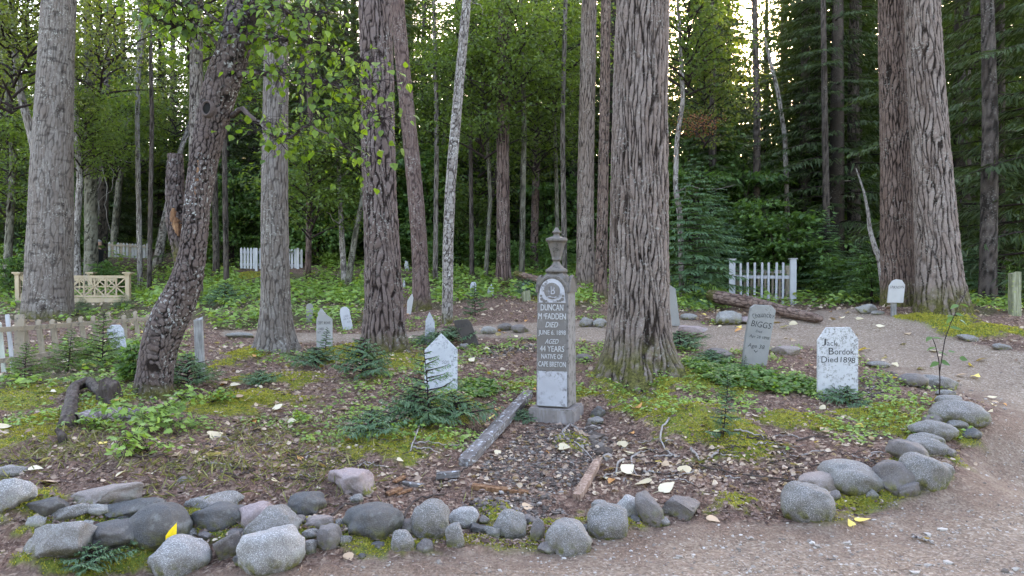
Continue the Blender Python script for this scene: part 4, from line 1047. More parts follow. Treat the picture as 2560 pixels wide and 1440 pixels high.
def disc(geo, c, r, y, n=24, th=.006, mi=0):
    a = np.arange(n) / n * 2 * np.pi
    prism(geo, np.stack([r * np.cos(a) + c[0], r * np.sin(a) + c[1]], -1), th, mi=mi, off=(0, y, 0))
disc(g, (.0, 1.262), .076, fy - .010)
for sx in (-1, 1):          # carved leaf sprigs
    for k, (x, z, r) in enumerate([(.098, 1.185, .017), (.078, 1.172, .013), (.105, 1.215, .012), (.055, 1.168, .011)]):
        disc(g, (sx * x, z), r, fy - .009, 6, .007)
def relief(geo, s, w, h, cx, cz, y, th, slant=0, mi=1):
    V, T = text_2d(s, w, h, cx, cz, 0, slant); n = len(V)
    A = np.stack([V[:, 0], np.full(n, y - th), V[:, 1]], -1); B = np.stack([V[:, 0] * 1.0, np.full(n, y), V[:, 1]], -1)
    ed = {}
    for t in T:
        for a, b in ((t[0], t[1]), (t[1], t[2]), (t[2], t[0])):
            if (b, a) in ed: del ed[(b, a)]
            else: ed[(a, b)] = 1
    geo.add(np.vstack([A, B]), [[a, b, b + n, a + n] for a, b in ed], T, mi=mi)
relief(g, 'IB', .062, .075, .0, 1.268, fy - .013, .006); relief(g, '~', .09, .022, 0, 1.205, fy - .012, .006)
link('medallion', g.mesh('medallion', [MARBLE_DARK, MARBLE], smooth=False), ob)
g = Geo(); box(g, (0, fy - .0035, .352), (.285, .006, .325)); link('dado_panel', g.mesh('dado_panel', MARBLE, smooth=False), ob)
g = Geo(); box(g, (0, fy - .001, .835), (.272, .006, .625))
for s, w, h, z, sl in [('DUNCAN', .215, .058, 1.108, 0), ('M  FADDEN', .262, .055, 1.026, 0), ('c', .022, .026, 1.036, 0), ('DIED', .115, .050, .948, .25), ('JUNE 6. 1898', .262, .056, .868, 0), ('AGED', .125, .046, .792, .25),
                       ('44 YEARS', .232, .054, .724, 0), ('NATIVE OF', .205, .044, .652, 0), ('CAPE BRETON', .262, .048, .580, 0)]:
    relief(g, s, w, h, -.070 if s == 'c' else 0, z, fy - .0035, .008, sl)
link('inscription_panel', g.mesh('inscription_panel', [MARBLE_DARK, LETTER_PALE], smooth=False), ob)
def lathe(geo, prof, n=28, mod=None, mi=0):
    V = []; th = np.arange(n) / n * 2 * np.pi
    for r, z in prof:
        k = 1 + (mod(th, z) if mod else 0); V.append(np.stack([r * k * np.cos(th), r * k * np.sin(th), np.full(n, z)], -1))
    m = len(prof); i = np.arange(m - 1)[:, None] * n; j = np.arange(n)[None]
    geo.add(np.vstack(V), np.stack([i + j, i + (j + 1) % n, i + n + (j + 1) % n, i + n + j], -1).reshape(-1, 4), mi=mi)
g = Geo()
lathe(g, [(.0, 1.43), (.115, 1.432), (.118, 1.455), (.10, 1.47), (.075, 1.485), (.05, 1.51), (.036, 1.535), (.034, 1.55), (.050, 1.556), (.052, 1.566), (.046, 1.572), (.055, 1.60), (.070, 1.66), (.088, 1.715), (.098, 1.738),
          (.112, 1.742), (.116, 1.757), (.112, 1.772), (.098, 1.778), (.07, 1.785), (.04, 1.795), (.030, 1.81), (.033, 1.822), (.048, 1.828), (.048, 1.838), (.03, 1.85), (.022, 1.868), (.012, 1.88), (0, 1.884)], 40,
      lambda t, z: .045 * np.cos(t * 10) * (1.575 < z < 1.735))
link('urn', g.mesh('urn', URN_STONE), ob, (0, 0, 1.43 * .05), (0, 0, 0), (.90, .90, .95))

# ------------------------------------------------------------------ fences and posts
PICK = [(-.5, 0), (.5, 0), (.5, .86), (.30, .90), (.5, .95), (.25, .985), (0, 1), (-.25, .985), (-.5, .95), (-.30, .90), (-.5, .86)]
POINT = [(-.5, 0), (.5, 0), (.5, .91), (0, 1), (-.5, .91)]
SQUARE = [(-.5, 0), (.5, 0), (.5, .985), (.3, 1), (-.3, 1), (-.5, .985)]
def picket(parent, px, ytop, ybot, w, d, shape, mat, lean=0.0, thick=.022, sink=.05, name='picket', yaw=0.0):
    k = d / F; b = pt(px, ybot, d); h = (ybot - ytop) * k + sink
    g = Geo(); prism(g, [(x * w * k, z * h) for x, z in shape], thick)
    return link(name, g.mesh(name, mat, smooth=False), parent, b - origin_of(parent) - Vector((0, 0, sink)), (rs.uniform(-.03, .03), math.radians(lean), yaw))
def rail(parent, a, b, h=.06, th=.03, mat=None, name='rail'):
    a, b = Vector(a), Vector(b); dv = b - a
    g = Geo(); box(g, (0, 0, 0), (dv.length, th, h))
    o = link(name, g.mesh(name, mat, smooth=False), parent, (a + b) / 2 - origin_of(parent)); o.rotation_euler = (0, -math.asin(dv.z / dv.length), math.atan2(dv.y, dv.x)); return o

pf = thing('picket_fence', 'weathered leaning picket fence below the broad scarred trunk', 'fence', tuple(gpt(110, 9.2)))
PX = [(-14, 782, 930, 15), (13, 800, 930, 10), (33, 784, 930, 9), (48, 790, 908, 24), (75, 788, 916, 16), (111, 795, 905, 14), (146, 790, 898, 14), (181, 787, 890, 13), (216, 785, 884, 12), (247, 782, 878, 12), (280, 780, 874, 12), (316, 780, 870, 11), (350, 779, 866, 11), (378, 778, 862, 10)]
for x, yt, yb, w in PX:
    d = 8.6 + (x - 30) / 348 * 2.6
    white = x in (33,)
    picket(pf, x + rs.uniform(-2, 2), yt + rs.uniform(-5, 7), yb, w, d + (.03 if w == 24 else 0), SQUARE if w in (24, 9) else PICK, WHITE_GATE if white else GREEN_PICKET if x == 13 else OLD_PICKET, lean=-4 + rs.uniform(-4, 4))
def fp(x, y, o=.03): return pt(x, y, 8.6 + (x - 30) / 348 * 2.6 + o)
rail(pf, fp(-20, 826), fp(175, 812), .055, .03, OLD_PICKET); rail(pf, fp(176, 812), fp(385, 796), .05, .03, OLD_PICKET)
rail(pf, fp(-20, 905), fp(385, 848), .05, .03, OLD_PICKET)

wf = thing('picket_fence', 'white picket fence with pointed pickets seen both sides of the straight grey trunk', 'fence', tuple(gpt(680, 21)))
for k in range(20):
    x = 604 + k * 7.9
    if k in (5, 18): continue
    picket(wf, x, 618 + .02 * (x - 604), 671 + .03 * (x - 604), 5.6, 21 + k * .01, POINT, WHITE_CLEAN, 0, sink=0)
for x in (641, 745): picket(wf, x, 620, 682, 6, 20.98, SQUARE, WHITE_CLEAN, 0, .06, .12, 'post')
for y in (630, 661): rail(wf, pt(600, y, 21.04), pt(757, y + 3, 21.24), .07, .03, WHITE_CLEAN)
gf = thing('picket_fence', 'far grey picket fence on the rise beside the person', 'fence', tuple(gpt(314, 24.5)))
for k in range(16):
    x = 259 + k * 7.3
    picket(gf, x, 603 + (x - 258) * .07, 640 + (x - 258) * .06, 5.8, 24.5, POINT, PALE_BOARD if k % 3 else OLD_PICKET, rs.uniform(-1, 1))
rail(gf, pt(256, 611, 24.45), pt(372, 618, 24.45), .06, .03, OLD_PICKET); rail(gf, pt(256, 632, 24.54), pt(372, 640, 24.54), .06, .03, OLD_PICKET)
picket(gf, 258, 602, 642, 7, 24.47, SQUARE, PALE_BOARD, 0, .08, .2, 'post'); picket(gf, 371, 609, 648, 7, 24.47, SQUARE, PALE_BOARD, 0, .08, .2, 'post')

# cream lattice enclosure
lf = thing('lattice_fence', 'cream lattice grave fence behind the broad scarred trunk', 'fence', tuple(gpt(185, 17)))
kd = 17 / F
def lattice(x0, x1, yt, yb, d, yaw=0.0, n=10):
    g = Geo(); a = pt(x0, yb, d); wd = (x1 - x0) * kd; h = (yb - yt) * kd; c = wd / n
    def bar(p, q, w=.028, t=.018, yo=0.0):
        p = np.array(p); q = np.array(q); L = np.linalg.norm(q - p); R = Matrix.Rotation(-math.atan2(q[1] - p[1], q[0] - p[0]), 3, 'Y')
        m_ = (p + q) / 2; box(g, (m_[0], yo, m_[1]), (L, t, w), R)
    for k in range(n + 1): bar((k * c, 0), (k * c, h), .036, .02, .004)
    for z, w in ((0, .05), (h, .06)): bar((0, z), (wd, z), w, .03, -.002)
    bar((0, h / 2), (wd, h / 2), .022, .016, .010)
    for k in range(n):
        lo, hi = ((0, h / 2), (h, h / 2)) if k % 2 == 0 else ((h / 2, 0), (h / 2, h))
        bar((k * c, lo[0]), ((k + 1) * c, lo[1]), .03, .012, -.012); bar((k * c, hi[0]), ((k + 1) * c, hi[1]), .03, .012, -.015)
    return link('lattice_panel', g.mesh('lattice_panel', CREAM, smooth=False), lf, a - lf.location, (0, 0, yaw))
lattice(48, 318, 692, 741, 17); lattice(62, 308, 696, 738, 18.3)
rail(lf, pt(48, 750, 16.98), pt(318, 751, 16.98), .10, .035, CREAM, 'base_board')
for x, yt, d in [(46, 684, 17), (321, 684, 17), (228, 684, 18.3), (66, 688, 18.3)]:
    picket(lf, x, yt, 757, 10 if x != 228 else 9, d, SQUARE, CREAM, 0, .09, .15, 'post')
    g = Geo(); box(g, (0, 0, 0), (.19, .19, .035)); box(g, (0, 0, -.03), (.14, .14, .026)); link('post_cap', g.mesh('post_cap', CREAM, smooth=False), lf, pt(x, yt - 2, d) - lf.location)

# white gated grave enclosure
ge = thing('grave_enclosure', 'white grave enclosure with tall square posts and thin pickets behind the fallen log', 'fence', tuple(gpt(1905, 17)))
def gd(x): return 17.3 - (x - 1823) / 167 * .9
for x, yt, yb in [(1830, 649, 752), (1982, 648, 766)]:
    picket(ge, x, yt, yb, 14.5, gd(x), SQUARE, WHITE_GATE, 0, .13, .15, 'post', -.2)
    g = Geo(); box(g, (0, 0, 0), (.155, .155, .025)); link('post_cap', g.mesh('post_cap', PALE_BOARD, smooth=False), ge, pt(x, yt - 1, gd(x)) - ge.location)
for x in (1852, 1869, 1886, 1904, 1921, 1940, 1957): picket(ge, x, 656, 752 + (x - 1852) * .06, 5.2, gd(x), SQUARE, WHITE_GATE, rs.uniform(-.6, .6), .03, .03)
rail(ge, pt(1838, 692, gd(1838) + .05), pt(1976, 693, gd(1976) + .05), .07, .035, WHITE_GATE)
rail(ge, pt(1838, 678, gd(1838) + 1.25), pt(1976, 679, gd(1976) + 1.25), .08, .035, PALE_BOARD)
rail(ge, pt(1838, 741, gd(1838) + .05), pt(1976, 746, gd(1976) + .05), .06, .035, OLD_PICKET)
for x in (1846, 1861, 1878, 1896, 1913, 1931, 1949, 1966): picket(ge, x, 676, 742, 5, gd(x) + 1.22, SQUARE, OLD_PICKET, 0, .025, .1)
for x in (1842, 1969): rail(ge, pt(x, 690, gd(x) + .05), pt(x, 688, gd(x) + 1.2), .06, .03, OLD_PICKET)
for x, d in ((1843, 1.2), (1968, 1.2)): picket(ge, x, 664, 745, 8, gd(x) + d, SQUARE, OLD_PICKET, 0, .08, .15, 'post')

def lone_post(label, px, top, bot, w, d, mat, lean=0.0):
    b = pt(px, bot, d); g = Geo(); k = d / F; h = (bot - top) * k; rg = np.random.RandomState(int(px))
    n = 9; V = []
    hw_ = w * k / 2
    for i in range(n):
        z = -.2 + (h + .2) * i / (n - 1)
        for sx, sy in ((-1, -1), (-.2, -1.08), (1, -1), (1, 1), (-1, 1)): V.append((sx * hw_ * (1 + .05 * rg.randn()), sy * hw_ * .55 * (1 + .05 * rg.randn()), z + (rg.randn() * .012 if i == n - 1 else 0)))
    q = [[i * 5 + j, i * 5 + (j + 1) % 5, i * 5 + 5 + (j + 1) % 5, i * 5 + 5 + j] for i in range(n - 1) for j in range(5)]
    e = (n - 1) * 5
    g.add(V, q, [[e, e + 1, e + 2], [e, e + 2, e + 3], [e, e + 3, e + 4]])
    o = link('wooden_post', g.mesh('wooden_post', mat, smooth=False), None, b, (0, math.radians(lean), .15)); return tag(o, label, 'post')
lone_post('split silver grey post right of the leaning birch', 502, 797, 952, 20, 8.0, POST_WOOD, -2)
lone_post('greenish square post with worn top at the photo edge, right of the twin stemmed tree', 2537, 681, 792, 25, 11.0, POST_MOSSY, -1)
lone_post('short rotten stub in front of the pointed pale board near the obelisk', 1318, 728, 768, 20, 14.5, POST_MOSSY, -6)

# ------------------------------------------------------------------ logs and loose wood
def logp(name, label, pts, rad, mat, cat='log', nu=40, nv=120, stubs=(), **k):
    P = np.array([tuple(p) for p in pts]); o = None
    t = thing(name, label, cat, tuple(P.mean(0)))
    kw = dict(cell=(.05, .2), depth=.008, flare=(0, .1, 4), vis=99, seed=int(abs(P[0, 0] * 100)), mossh=.0001); kw.update(k)
    trunk('log_body', P, np.array(rad, float), mat, t, nu=nu, nv=nv, **kw)
    for a, b, r in stubs:
        g = Geo(); tube(g, np.linspace(np.array(a), np.array(b), 4), [r, r * .95, r * .85, r * .7], 9)
        g.build('branch_stub', mat, t, attrs={'furrow': np.full(g.n, .6), 'moss': np.zeros(g.n)})
    return t
logp('fallen_log', 'brown fallen log lying across in front of the white gated enclosure',
     [pt(1774, 737, 14.8), pt(1800, 744, 14.5), pt(1880, 758, 13.6), pt(1960, 778, 12.2), pt(2040, 795, 11.3), pt(2052, 797, 11.2)], [.10, .125, .112, .092, .066, .045], LOG_BARK, nu=50, nv=160, lump=.05,
     stubs=[(pt(1858, 752, 13.75), pt(1862, 736, 13.65), .03), (pt(2014, 788, 11.55), pt(2022, 770, 11.5), .028)])
logp('fallen_log', 'fallen log with a broken reddish end left of the stone urn', [pt(1288, 682, 17.6), pt(1340, 698, 17.2), pt(1420, 716, 16.6), pt(1470, 728, 16.2)], [.06, .075, .08, .08], LOG_BARK, lump=.05)
logp('broken_snag', 'short splintered red brown snag standing at the dark wood edge', [pt(1307, 665, 20), pt(1307, 645, 20), pt(1308, 625, 20), pt(1310, 612, 20)], [.06, .055, .035, .004], m_rot, 'snag', nu=18, nv=40)
def plank(name, label, a, b, w, th, mat, lift=.02, cat='plank', seg=22, seed=0):
    a, b = Vector(a), Vector(b); dv = (b - a); L = dv.length; rg = np.random.RandomState(seed)
    g = Geo(); V = []
    for i in range(seg):
        y = -L / 2 + L * i / (seg - 1); e = rg.uniform(.93, 1.05); ed = (.8 if i in (0, seg - 1) else 1)
        for sx, z in ((-1, -th / 2), (1, -th / 2), (1, th / 2), (.45, th / 2 * rg.uniform(.9, 1.1)), (-.3, th / 2 * rg.uniform(.9, 1.15)), (-1, th / 2)):
            V.append((sx * w / 2 * e * ed, y + rg.uniform(-.01, .01) * (i in (0, seg - 1)), z))
    q = [[i * 6 + j, i * 6 + (j + 1) % 6, i * 6 + 6 + (j + 1) % 6, i * 6 + 6 + j] for i in range(seg - 1) for j in range(6)]
    e = (seg - 1) * 6
    g.add(V, q, [[0, i, i + 1] for i in range(1, 5)] + [[e, e + i + 1, e + i] for i in range(1, 5)])
    o = link(name, g.mesh(name, mat, smooth=False), None, (a + b) / 2 + Vector((0, 0, lift)), (0, 0, 0))
    yaw = math.atan2(-dv.x, dv.y); o.rotation_euler = (math.asin(dv.z / L), 0, yaw)
    return tag(o, label, cat)
plank('weathered_timber', 'silver grey timber slanting from the obelisk down towards the front stones', at(1322, 990), at(1160, 1168), .105, .065, TIMBER, .02, 'timber', seed=3)
plank('rotten_timber', 'crumbling pale timber end lying right of the gravel bed', at(1495, 1160), at(1442, 1252), .062, .045, ROT_WOOD, .02, 'timber', seed=4)
plank('rotten_timber', 'red brown rotten board sunk flat in front of the gravel bed', at(1180, 1222), at(1320, 1236), .07, .03, m_rot, .005, 'timber', seed=5)
plank('wood_chunk', 'short grey wood chunk with a knot, below the slanting timber end', at(1092, 1205), at(1150, 1196), .06, .04, TIMBER, .03, 'wood', seed=6)
plank('wood_splinter', 'bright orange brown splinter of rotten wood, upper of three beside the pink boulder', at(985, 1216), at(1010, 1200), .04, .012, m_rot, .015, 'wood', seg=6, seed=7)
plank('wood_splinter', 'broad orange splinter of rotten wood, lowest of three beside the pink boulder', at(968, 1246), at(1003, 1226), .05, .015, m_rot, .015, 'wood', seg=6, seed=8)
plank('wood_splinter', 'narrow orange splinter of rotten wood, middle one of three beside the pink boulder', at(995, 1242), at(1030, 1228), .03, .012, m_rot, .015, 'wood', seg=6, seed=9)
plank('wood_splinter', 'grey splinter of wood right of the orange splinters', at(1008, 1214), at(1060, 1222), .05, .02, TIMBER, .01, 'wood', seg=6, seed=10)
a = at(165, 1065); b_ = at(205, 985); c_ = at(235, 975)
logp('rotten_root', 'dark arched root of rotten wood at the left of the leaning birch foot', [a + Vector((-.02, 0, -.08)), a + Vector((.0, .02, .03)), b_ + Vector((-.02, -.1, .075)), c_ + Vector((.0, -.1, .10)), at(262, 1000) + Vector((-.02, 0, .05)), at(285, 1010) + Vector((0, 0, -.03))], [.075, .06, .045, .05, .04, .04], STUMP_WOOD, 'root', lump=.32)
logp('rotten_stump', 'broken upright chunk of stump wood behind the arched root', [at(262, 1008) + Vector((0, .1, -.05)), at(262, 1008) + Vector((-.02, .1, .12)), at(262, 1008) + Vector((-.06, .08, .2))], [.11, .09, .03], STUMP_WOOD, 'stump', lump=.3)
logp('rotten_log', 'short crumbly pale log lying in front of the arched root', [at(188, 1062) + Vector((0, 0, .03)), at(240, 1056) + Vector((0, 0, .045)), at(300, 1050) + Vector((0, 0, .04)), at(345, 1046) + Vector((0, 0, .0))], [.05, .06, .065, .05], wood_mat('pale_crumbly_wood', (.05, .04, .035), (.16, .13, .125), (.4, .37, .37), .6, (.2, 1, 1)), 'log', lump=.12)
logp('rotten_stump', 'small upright splinter of stump below the crumbly pale log', [at(160, 1108) + Vector((0, 0, -.04)), at(158, 1108) + Vector((-.01, 0, .05)), at(150, 1108) + Vector((-.03, 0, .10))], [.03, .028, .012], STUMP_WOOD, 'stump', nu=16, nv=30)

# ------------------------------------------------------------------ rocks of the borders, one by one
def rock_mat(name, c1, c2, spk=.5, scale=165, moss=True):
    m, nt, b, tc = newmat(name)
    oi = nt.nodes.new('ShaderNodeObjectInfo')
    n1 = noise(nt, tc, 6, 4); n2 = noise(nt, tc, scale, 3, .6); n3 = noise(nt, tc, scale * 2.1, 2, .5)
    col = ramp(nt, n1, [(.3, c1), (.7, c2)])
    col = mixc(nt, mth(nt, 'MULTIPLY', oi.outputs['Random'], .35), col, tuple(.6 * c for c in c1))
    col = mixc(nt, rng_(nt, n2, .50, .64, 0, spk * .85), col, tuple(min(.6, 1.9 * c) for c in c2))
    col = mixc(nt, rng_(nt, n3, .58, .70, 0, spk), col, tuple(.22 * c for c in c1))
    col = mixc(nt, rng_(nt, noise(nt, tc, 4.5, 5, .7), .46, .62, 0, .65), col, mixc(nt, .6, col, (.10, .072, .05)))
    lw = rng_(nt, noise(nt, tc, 9, 4), .60, .70, 0, .45); col = mixc(nt, lw, col, (.27, .28, .27))
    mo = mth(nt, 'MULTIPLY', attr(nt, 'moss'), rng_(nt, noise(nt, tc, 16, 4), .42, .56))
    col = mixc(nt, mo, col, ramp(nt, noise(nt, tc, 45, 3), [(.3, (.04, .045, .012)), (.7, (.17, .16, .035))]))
    nt.links.new(col, b.inputs['Base Color']); b.inputs['Roughness'].default_value = .82
    bump(nt, b, mth(nt, 'ADD', mth(nt, 'ADD', n2, n1), noise(nt, tc, 24, 4, .65)), .012, .8)
    return m
RM = {'g': rock_mat('grey_granite', (.135, .126, .118), (.205, .194, .184), .95), 'w': rock_mat('pale_granite', (.205, .196, .19), (.29, .28, .272), .95),
      'd': rock_mat('dark_slate', (.068, .067, .068), (.11, .108, .107), .4), 'p': rock_mat('pinkish_rock', (.22, .165, .16), (.31, .25, .245), .4),
      'b': rock_mat('brown_grey_rock', (.115, .098, .092), (.175, .155, .147), .35), 't': rock_mat('tan_slab', (.19, .155, .142), (.27, .225, .205), .35),
      'm': rock_mat('mossy_rock', (.17, .165, .155), (.28, .27, .25), .5)}
def rock_shape(seed, ang):
    rng = np.random.RandomState(seed)
    bm = bmesh.new(); bmesh.ops.create_icosphere(bm, subdivisions=4, radius=1.0)
    V = np.array([v.co[:] for v in bm.verts]); T = np.array([[v.index for v in f.verts] for f in bm.faces]); bm.free()
    U = V.copy()
    V = np.sign(V) * np.abs(V) ** .88
    for k in range(int(3 + 9 * ang)):
        n = unit(rng.randn(3) * [1, 1, .8]); c = (.50 if ang > .5 else .74) + .26 * rng.rand()
        dd = V @ n - c; V = V - np.clip(dd, 0, None)[:, None] * n * (.96 if ang > .3 else .7)
    nz = (fbm(U[:, 0] * 1.6 + 5 + seed, U[:, 1] * 1.6 + U[:, 2] * 1.3, seed, 3) - .5) * .40 + (fbm(U[:, 0] * 7 + U[:, 2] * 5, U[:, 1] * 7 - U[:, 2] * 4, seed + 5, 3) - .5) * (.07 + .12 * ang)
    V = V * (1 + nz)[:, None]
    lo, hi = V.min(0), V.max(0)
    return (V - (lo + hi) / 2) / ((hi - lo) / 2), T, U
def rock(cx, cy, w, h, rot, kind, ang, label, moss=.5, seed=None, group=None, name='boulder'):
    seed = seed or int(cx * 7 + cy)
    b = at(cx, cy + h * .42); d = b.y; k = d / F
    a = math.radians(20)
    W_, H_ = w * k / 2, h * k / 2
    D_ = min(W_, H_ * 1.6) * .9 if h < w * 1.2 else W_ * .9
    Hs = math.sqrt(max(H_ ** 2 - (D_ * math.sin(a)) ** 2, (.55 * H_) ** 2)) / math.cos(a)
    d2 = d + D_ * .45
    c = pt(cx, cy, d2)
    V, T, U = rock_shape(seed, ang)
    V = V * np.array([W_ * 1.07, D_ * 1.05, Hs * 1.12]); c.z -= Hs * .06
    R = np.array(Matrix.Rotation(math.radians(rot), 3, 'Y'))
    V = V @ R.T
    g = Geo(); g.add(V, tris=T)
    mo = np.clip((-V[:, 2] / Hs + .25), 0, 1) * moss * 2.8  # moss low on the rock, doubling as painted contact shade underneath
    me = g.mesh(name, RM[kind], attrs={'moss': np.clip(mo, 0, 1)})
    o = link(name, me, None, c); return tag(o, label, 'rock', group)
ROCKS = [
 (36, 1240, 80, 90, 0, 'w', .6, 'pale lichen spotted rock cut by the photo edge in the front border'),
 (28, 1180, 66, 34, 0, 'g', .5, 'low grey rock at the photo edge, above the pale lichen spotted rock'),
 (122, 1270, 105, 55, -8, 'd', .6, 'grey slab rising beside the pale rock at the photo edge'),
 (152, 1288, 160, 36, -14, 'g', .7, 'thin light slab stacked over the big pointed slab'),
 (260, 1242, 195, 52, -10, 't', .8, 'long pinkish grey flat slab topping the front rock pile'),
 (336, 1270, 140, 50, -6, 'd', .6, 'flat dark rock under the long pinkish slab'),
 (152, 1352, 185, 110, -16, 'g', .8, 'big pointed grey slab at the low end of the front rock pile'),
 (285, 1338, 140, 82, -14, 'd', .7, 'dark wedge shaped rock between the pointed slab and the large smooth boulder'),
 (396, 1316, 152, 118, -25, 'd', .15, 'large smooth dark boulder behind the upright yellow leaf'),
 (452, 1392, 142, 108, -18, 'w', .25, 'bright speckled granite boulder in front of the upright yellow leaf'),
 (547, 1292, 130, 70, -4, 'd', .2, 'smooth dark grey boulder with a pale streak beneath the speckled flat rock'),
 (534, 1258, 128, 52, -6, 'g', .6, 'speckled flat rock resting on the smooth dark streaked boulder'),
 (568, 1366, 66, 76, 10, 'b', .7, 'flat brownish stone sunk between the two bright granite boulders'),
 (641, 1292, 98, 72, -12, 'p', .5, 'pinkish brown rock squeezed left of the speckled granite pair'),
 (684, 1312, 138, 98, -18, 'g', .25, 'grey speckled granite boulder, upper of the granite pair'),
 (680, 1380, 158, 122, -12, 'w', .5, 'big bright granite block, lower of the granite pair'),
 (768, 1258, 92, 60, 2, 'd', .15, 'egg shaped dark granite stone left of the pink boulder'),
 (796, 1305, 74, 38, -4, 't', .4, 'small flat grey stone under the egg shaped dark stone'),
 (823, 1346, 58, 66, 0, 'b', .3, 'upright little granite stone set in moss'),
 (878, 1204, 118, 66, 4, 'p', .9, 'angular pink boulder lying on the bed above the border'),
 (891, 1248, 32, 26, 0, 'g', .5, 'small grey cobble just below the pink boulder'),
 (931, 1303, 150, 94, -10, 'd', .35, 'large dark slate boulder with a broad flat top'),
 (1007, 1356, 56, 60, 0, 'g', .3, 'squarish granite stone beneath the large slate boulder'),
 (1076, 1299, 92, 98, 0, 'g', .1, 'rounded egg like granite boulder right of the large slate boulder'),
 (1160, 1293, 72, 52, 4, 'w', .4, 'low light granite stone right of the rounded egg like boulder'),
 (1138, 1344, 44, 66, -10, 'g', .5, 'narrow upright granite stone under the low light granite stone'),
 (1062, 1368, 42, 40, 0, 'b', .5, 'half buried brown grey stone below the rounded egg like boulder'),
 (1274, 1316, 80, 84, 6, 'g', .4, 'grey tapered boulder in the middle of the front border'),
 (1344, 1328, 34, 62, 4, 'b', .3, 'thin mossy dark stone standing between two larger grey boulders'),
 (1421, 1346, 112, 94, 22, 'g', .08, 'smooth oval grey boulder leaning right at the path edge'),
 (1519, 1308, 98, 90, 6, 'g', .15, 'round speckled boulder beside the crumbling timber end'),
 (1567, 1268, 56, 60, 0, 'w', .3, 'small speckled stone tucked behind the round speckled boulder'),
 (1626, 1275, 56, 92, -24, 'b', .25, 'tilted brown wedge stone with faint stripes'),
 (1700, 1266, 108, 68, -8, 'b', .9, 'flat angular grey rock with a pale vein right of the tilted wedge stone'),
 (2016, 1260, 122, 98, 14, 'g', .1, 'prominent rounded granite boulder at the corner of the path'),
 (2044, 1208, 98, 56, -6, 't', .2, 'low rounded stone behind the prominent corner boulder'),
 (2134, 1197, 160, 90, 14, 'g', .2, 'broad granite boulder with a white mark on its face'),
 (2232, 1195, 104, 86, 20, 'b', .4, 'brown grey rock right of the boulder with the white mark'),
 (2306, 1182, 116, 88, 24, 'g', .4, 'large sloping rock with moss in its crack'),
 (2352, 1176, 58, 42, 0, 'g', .3, 'small round stone on the path side of the sloping rock'),
 (2272, 1128, 100, 54, 14, 'b', .3, 'dark rounded rock above the sloping rock in the curved border'),
 (2318, 1116, 100, 48, 14, 'g', .5, 'pale sloping slab behind the dark rounded rock in the curved border'),
 (2318, 1095, 80, 26, 10, 'g', .4, 'thin flat stone between two slabs of the curved border'),
 (2334, 1075, 112, 50, 8, 'g', .5, 'cracked flat grey slab in the curved border'),
 (2398, 1032, 132, 68, 6, 'g', .3, 'largest boulder of the curved border, dome shaped, beside the sapling'),
 (2396, 1060, 52, 28, 0, 'g', .15, 'small smooth stone in front of the dome shaped boulder'),
 (2372, 1000, 66, 28, 4, 'g', .3, 'low stone behind the dome shaped boulder'),
 (2284, 950, 72, 36, 6, 'b', .3, 'brown rounded rock left of the sapling stem'),
 (2350, 957, 88, 36, 8, 'g', .4, 'sloping grey rock just behind the sapling stem'),
 (2364, 984, 48, 22, 4, 'g', .4, 'small grey stone in front of the sapling stem'),
 (2196, 911, 56, 18, 4, 'g', .4, 'flat stone bedded in the dirt path right of the Jack Bordok board'),
 (1966, 876, 66, 28, 8, 't', .8, 'tan block bedded in the path between the two lettered boards'),
 (1800, 886, 74, 32, 8, 'b', .5, 'dark rock between the massive trunk and the leaning grey board'),
 (1731, 830, 72, 34, 0, 'p', .8, 'broad pinkish flat slab behind the massive trunk beside the path'),
 (1822, 795, 64, 38, 0, 'm', .4, 'mossy mottled boulder in front of the fallen brown log'),
 (1868, 802, 46, 22, 6, 'p', .6, 'small pinkish rock right of the mossy mottled boulder'),
 (1722, 792, 40, 18, 0, 'm', .5, 'low mossy rock left of the mossy mottled boulder'),
 (2420, 846, 56, 20, 10, 'g', .5, 'grey stone edging the path below the twin stemmed tree'),
 (2504, 868, 52, 18, 12, 'g', .5, 'flat bluish stone edging the path near the photo edge'),
 (2165, 772, 48, 26, 0, 'm', .5, 'dark rock at the far end of the dirt path'),
 (2195, 782, 34, 12, 0, 'g', .5, 'low stones kerb at the far end of the dirt path'),
 (1222, 826, 40, 22, 0, 'm', .5, 'mossy rock of the far path border, left of three behind the pointed board'),
 (1262, 818, 36, 22, 0, 'b', .5, 'brown rock of the far path border, middle of three behind the pointed board'),
 (1300, 822, 44, 24, 0, 'b', .6, 'grey brown rock of the far path border, right of three behind the pointed board'),
 (1466, 806, 36, 26, 0, 'g', .4, 'light round rock between obelisk and massive trunk beside the far path'),
 (1500, 808, 34, 24, 0, 'm', .4, 'mossy rock touching the massive trunk beside the far path'),
 (1460, 896, 40, 24, 0, 'b', .5, 'dark stone at the left root of the massive trunk'),
 (1488, 1052, 40, 26, 20, 'g', .9, 'angular blue grey stone right of the obelisk base'),
 (1490, 1032, 44, 26, -20, 'd', .9, 'dark angular stone leaning on the obelisk base corner'),
 (1160, 866, 22, 16, 0, 'g', .5, 'small white grey stone at the foot of the dark Paulson board'),
 (600, 838, 70, 14, 0, 'm', .6, 'low grey rock ledge behind the straight grey trunk'),
 (458, 1200, 36, 20, -10, 'b', .8, 'little flat grey stone lying alone on the litter above the front border'),
 (905, 1390, 20, 16, 0, 'd', .2, 'blue grey pebble on the path below the large slate boulder'),
 (1000, 840, 40, 12, 0, 'p', .5, 'flat pinkish stone right of the stout mauve trunk')]
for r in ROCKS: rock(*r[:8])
rk = random.Random(17)
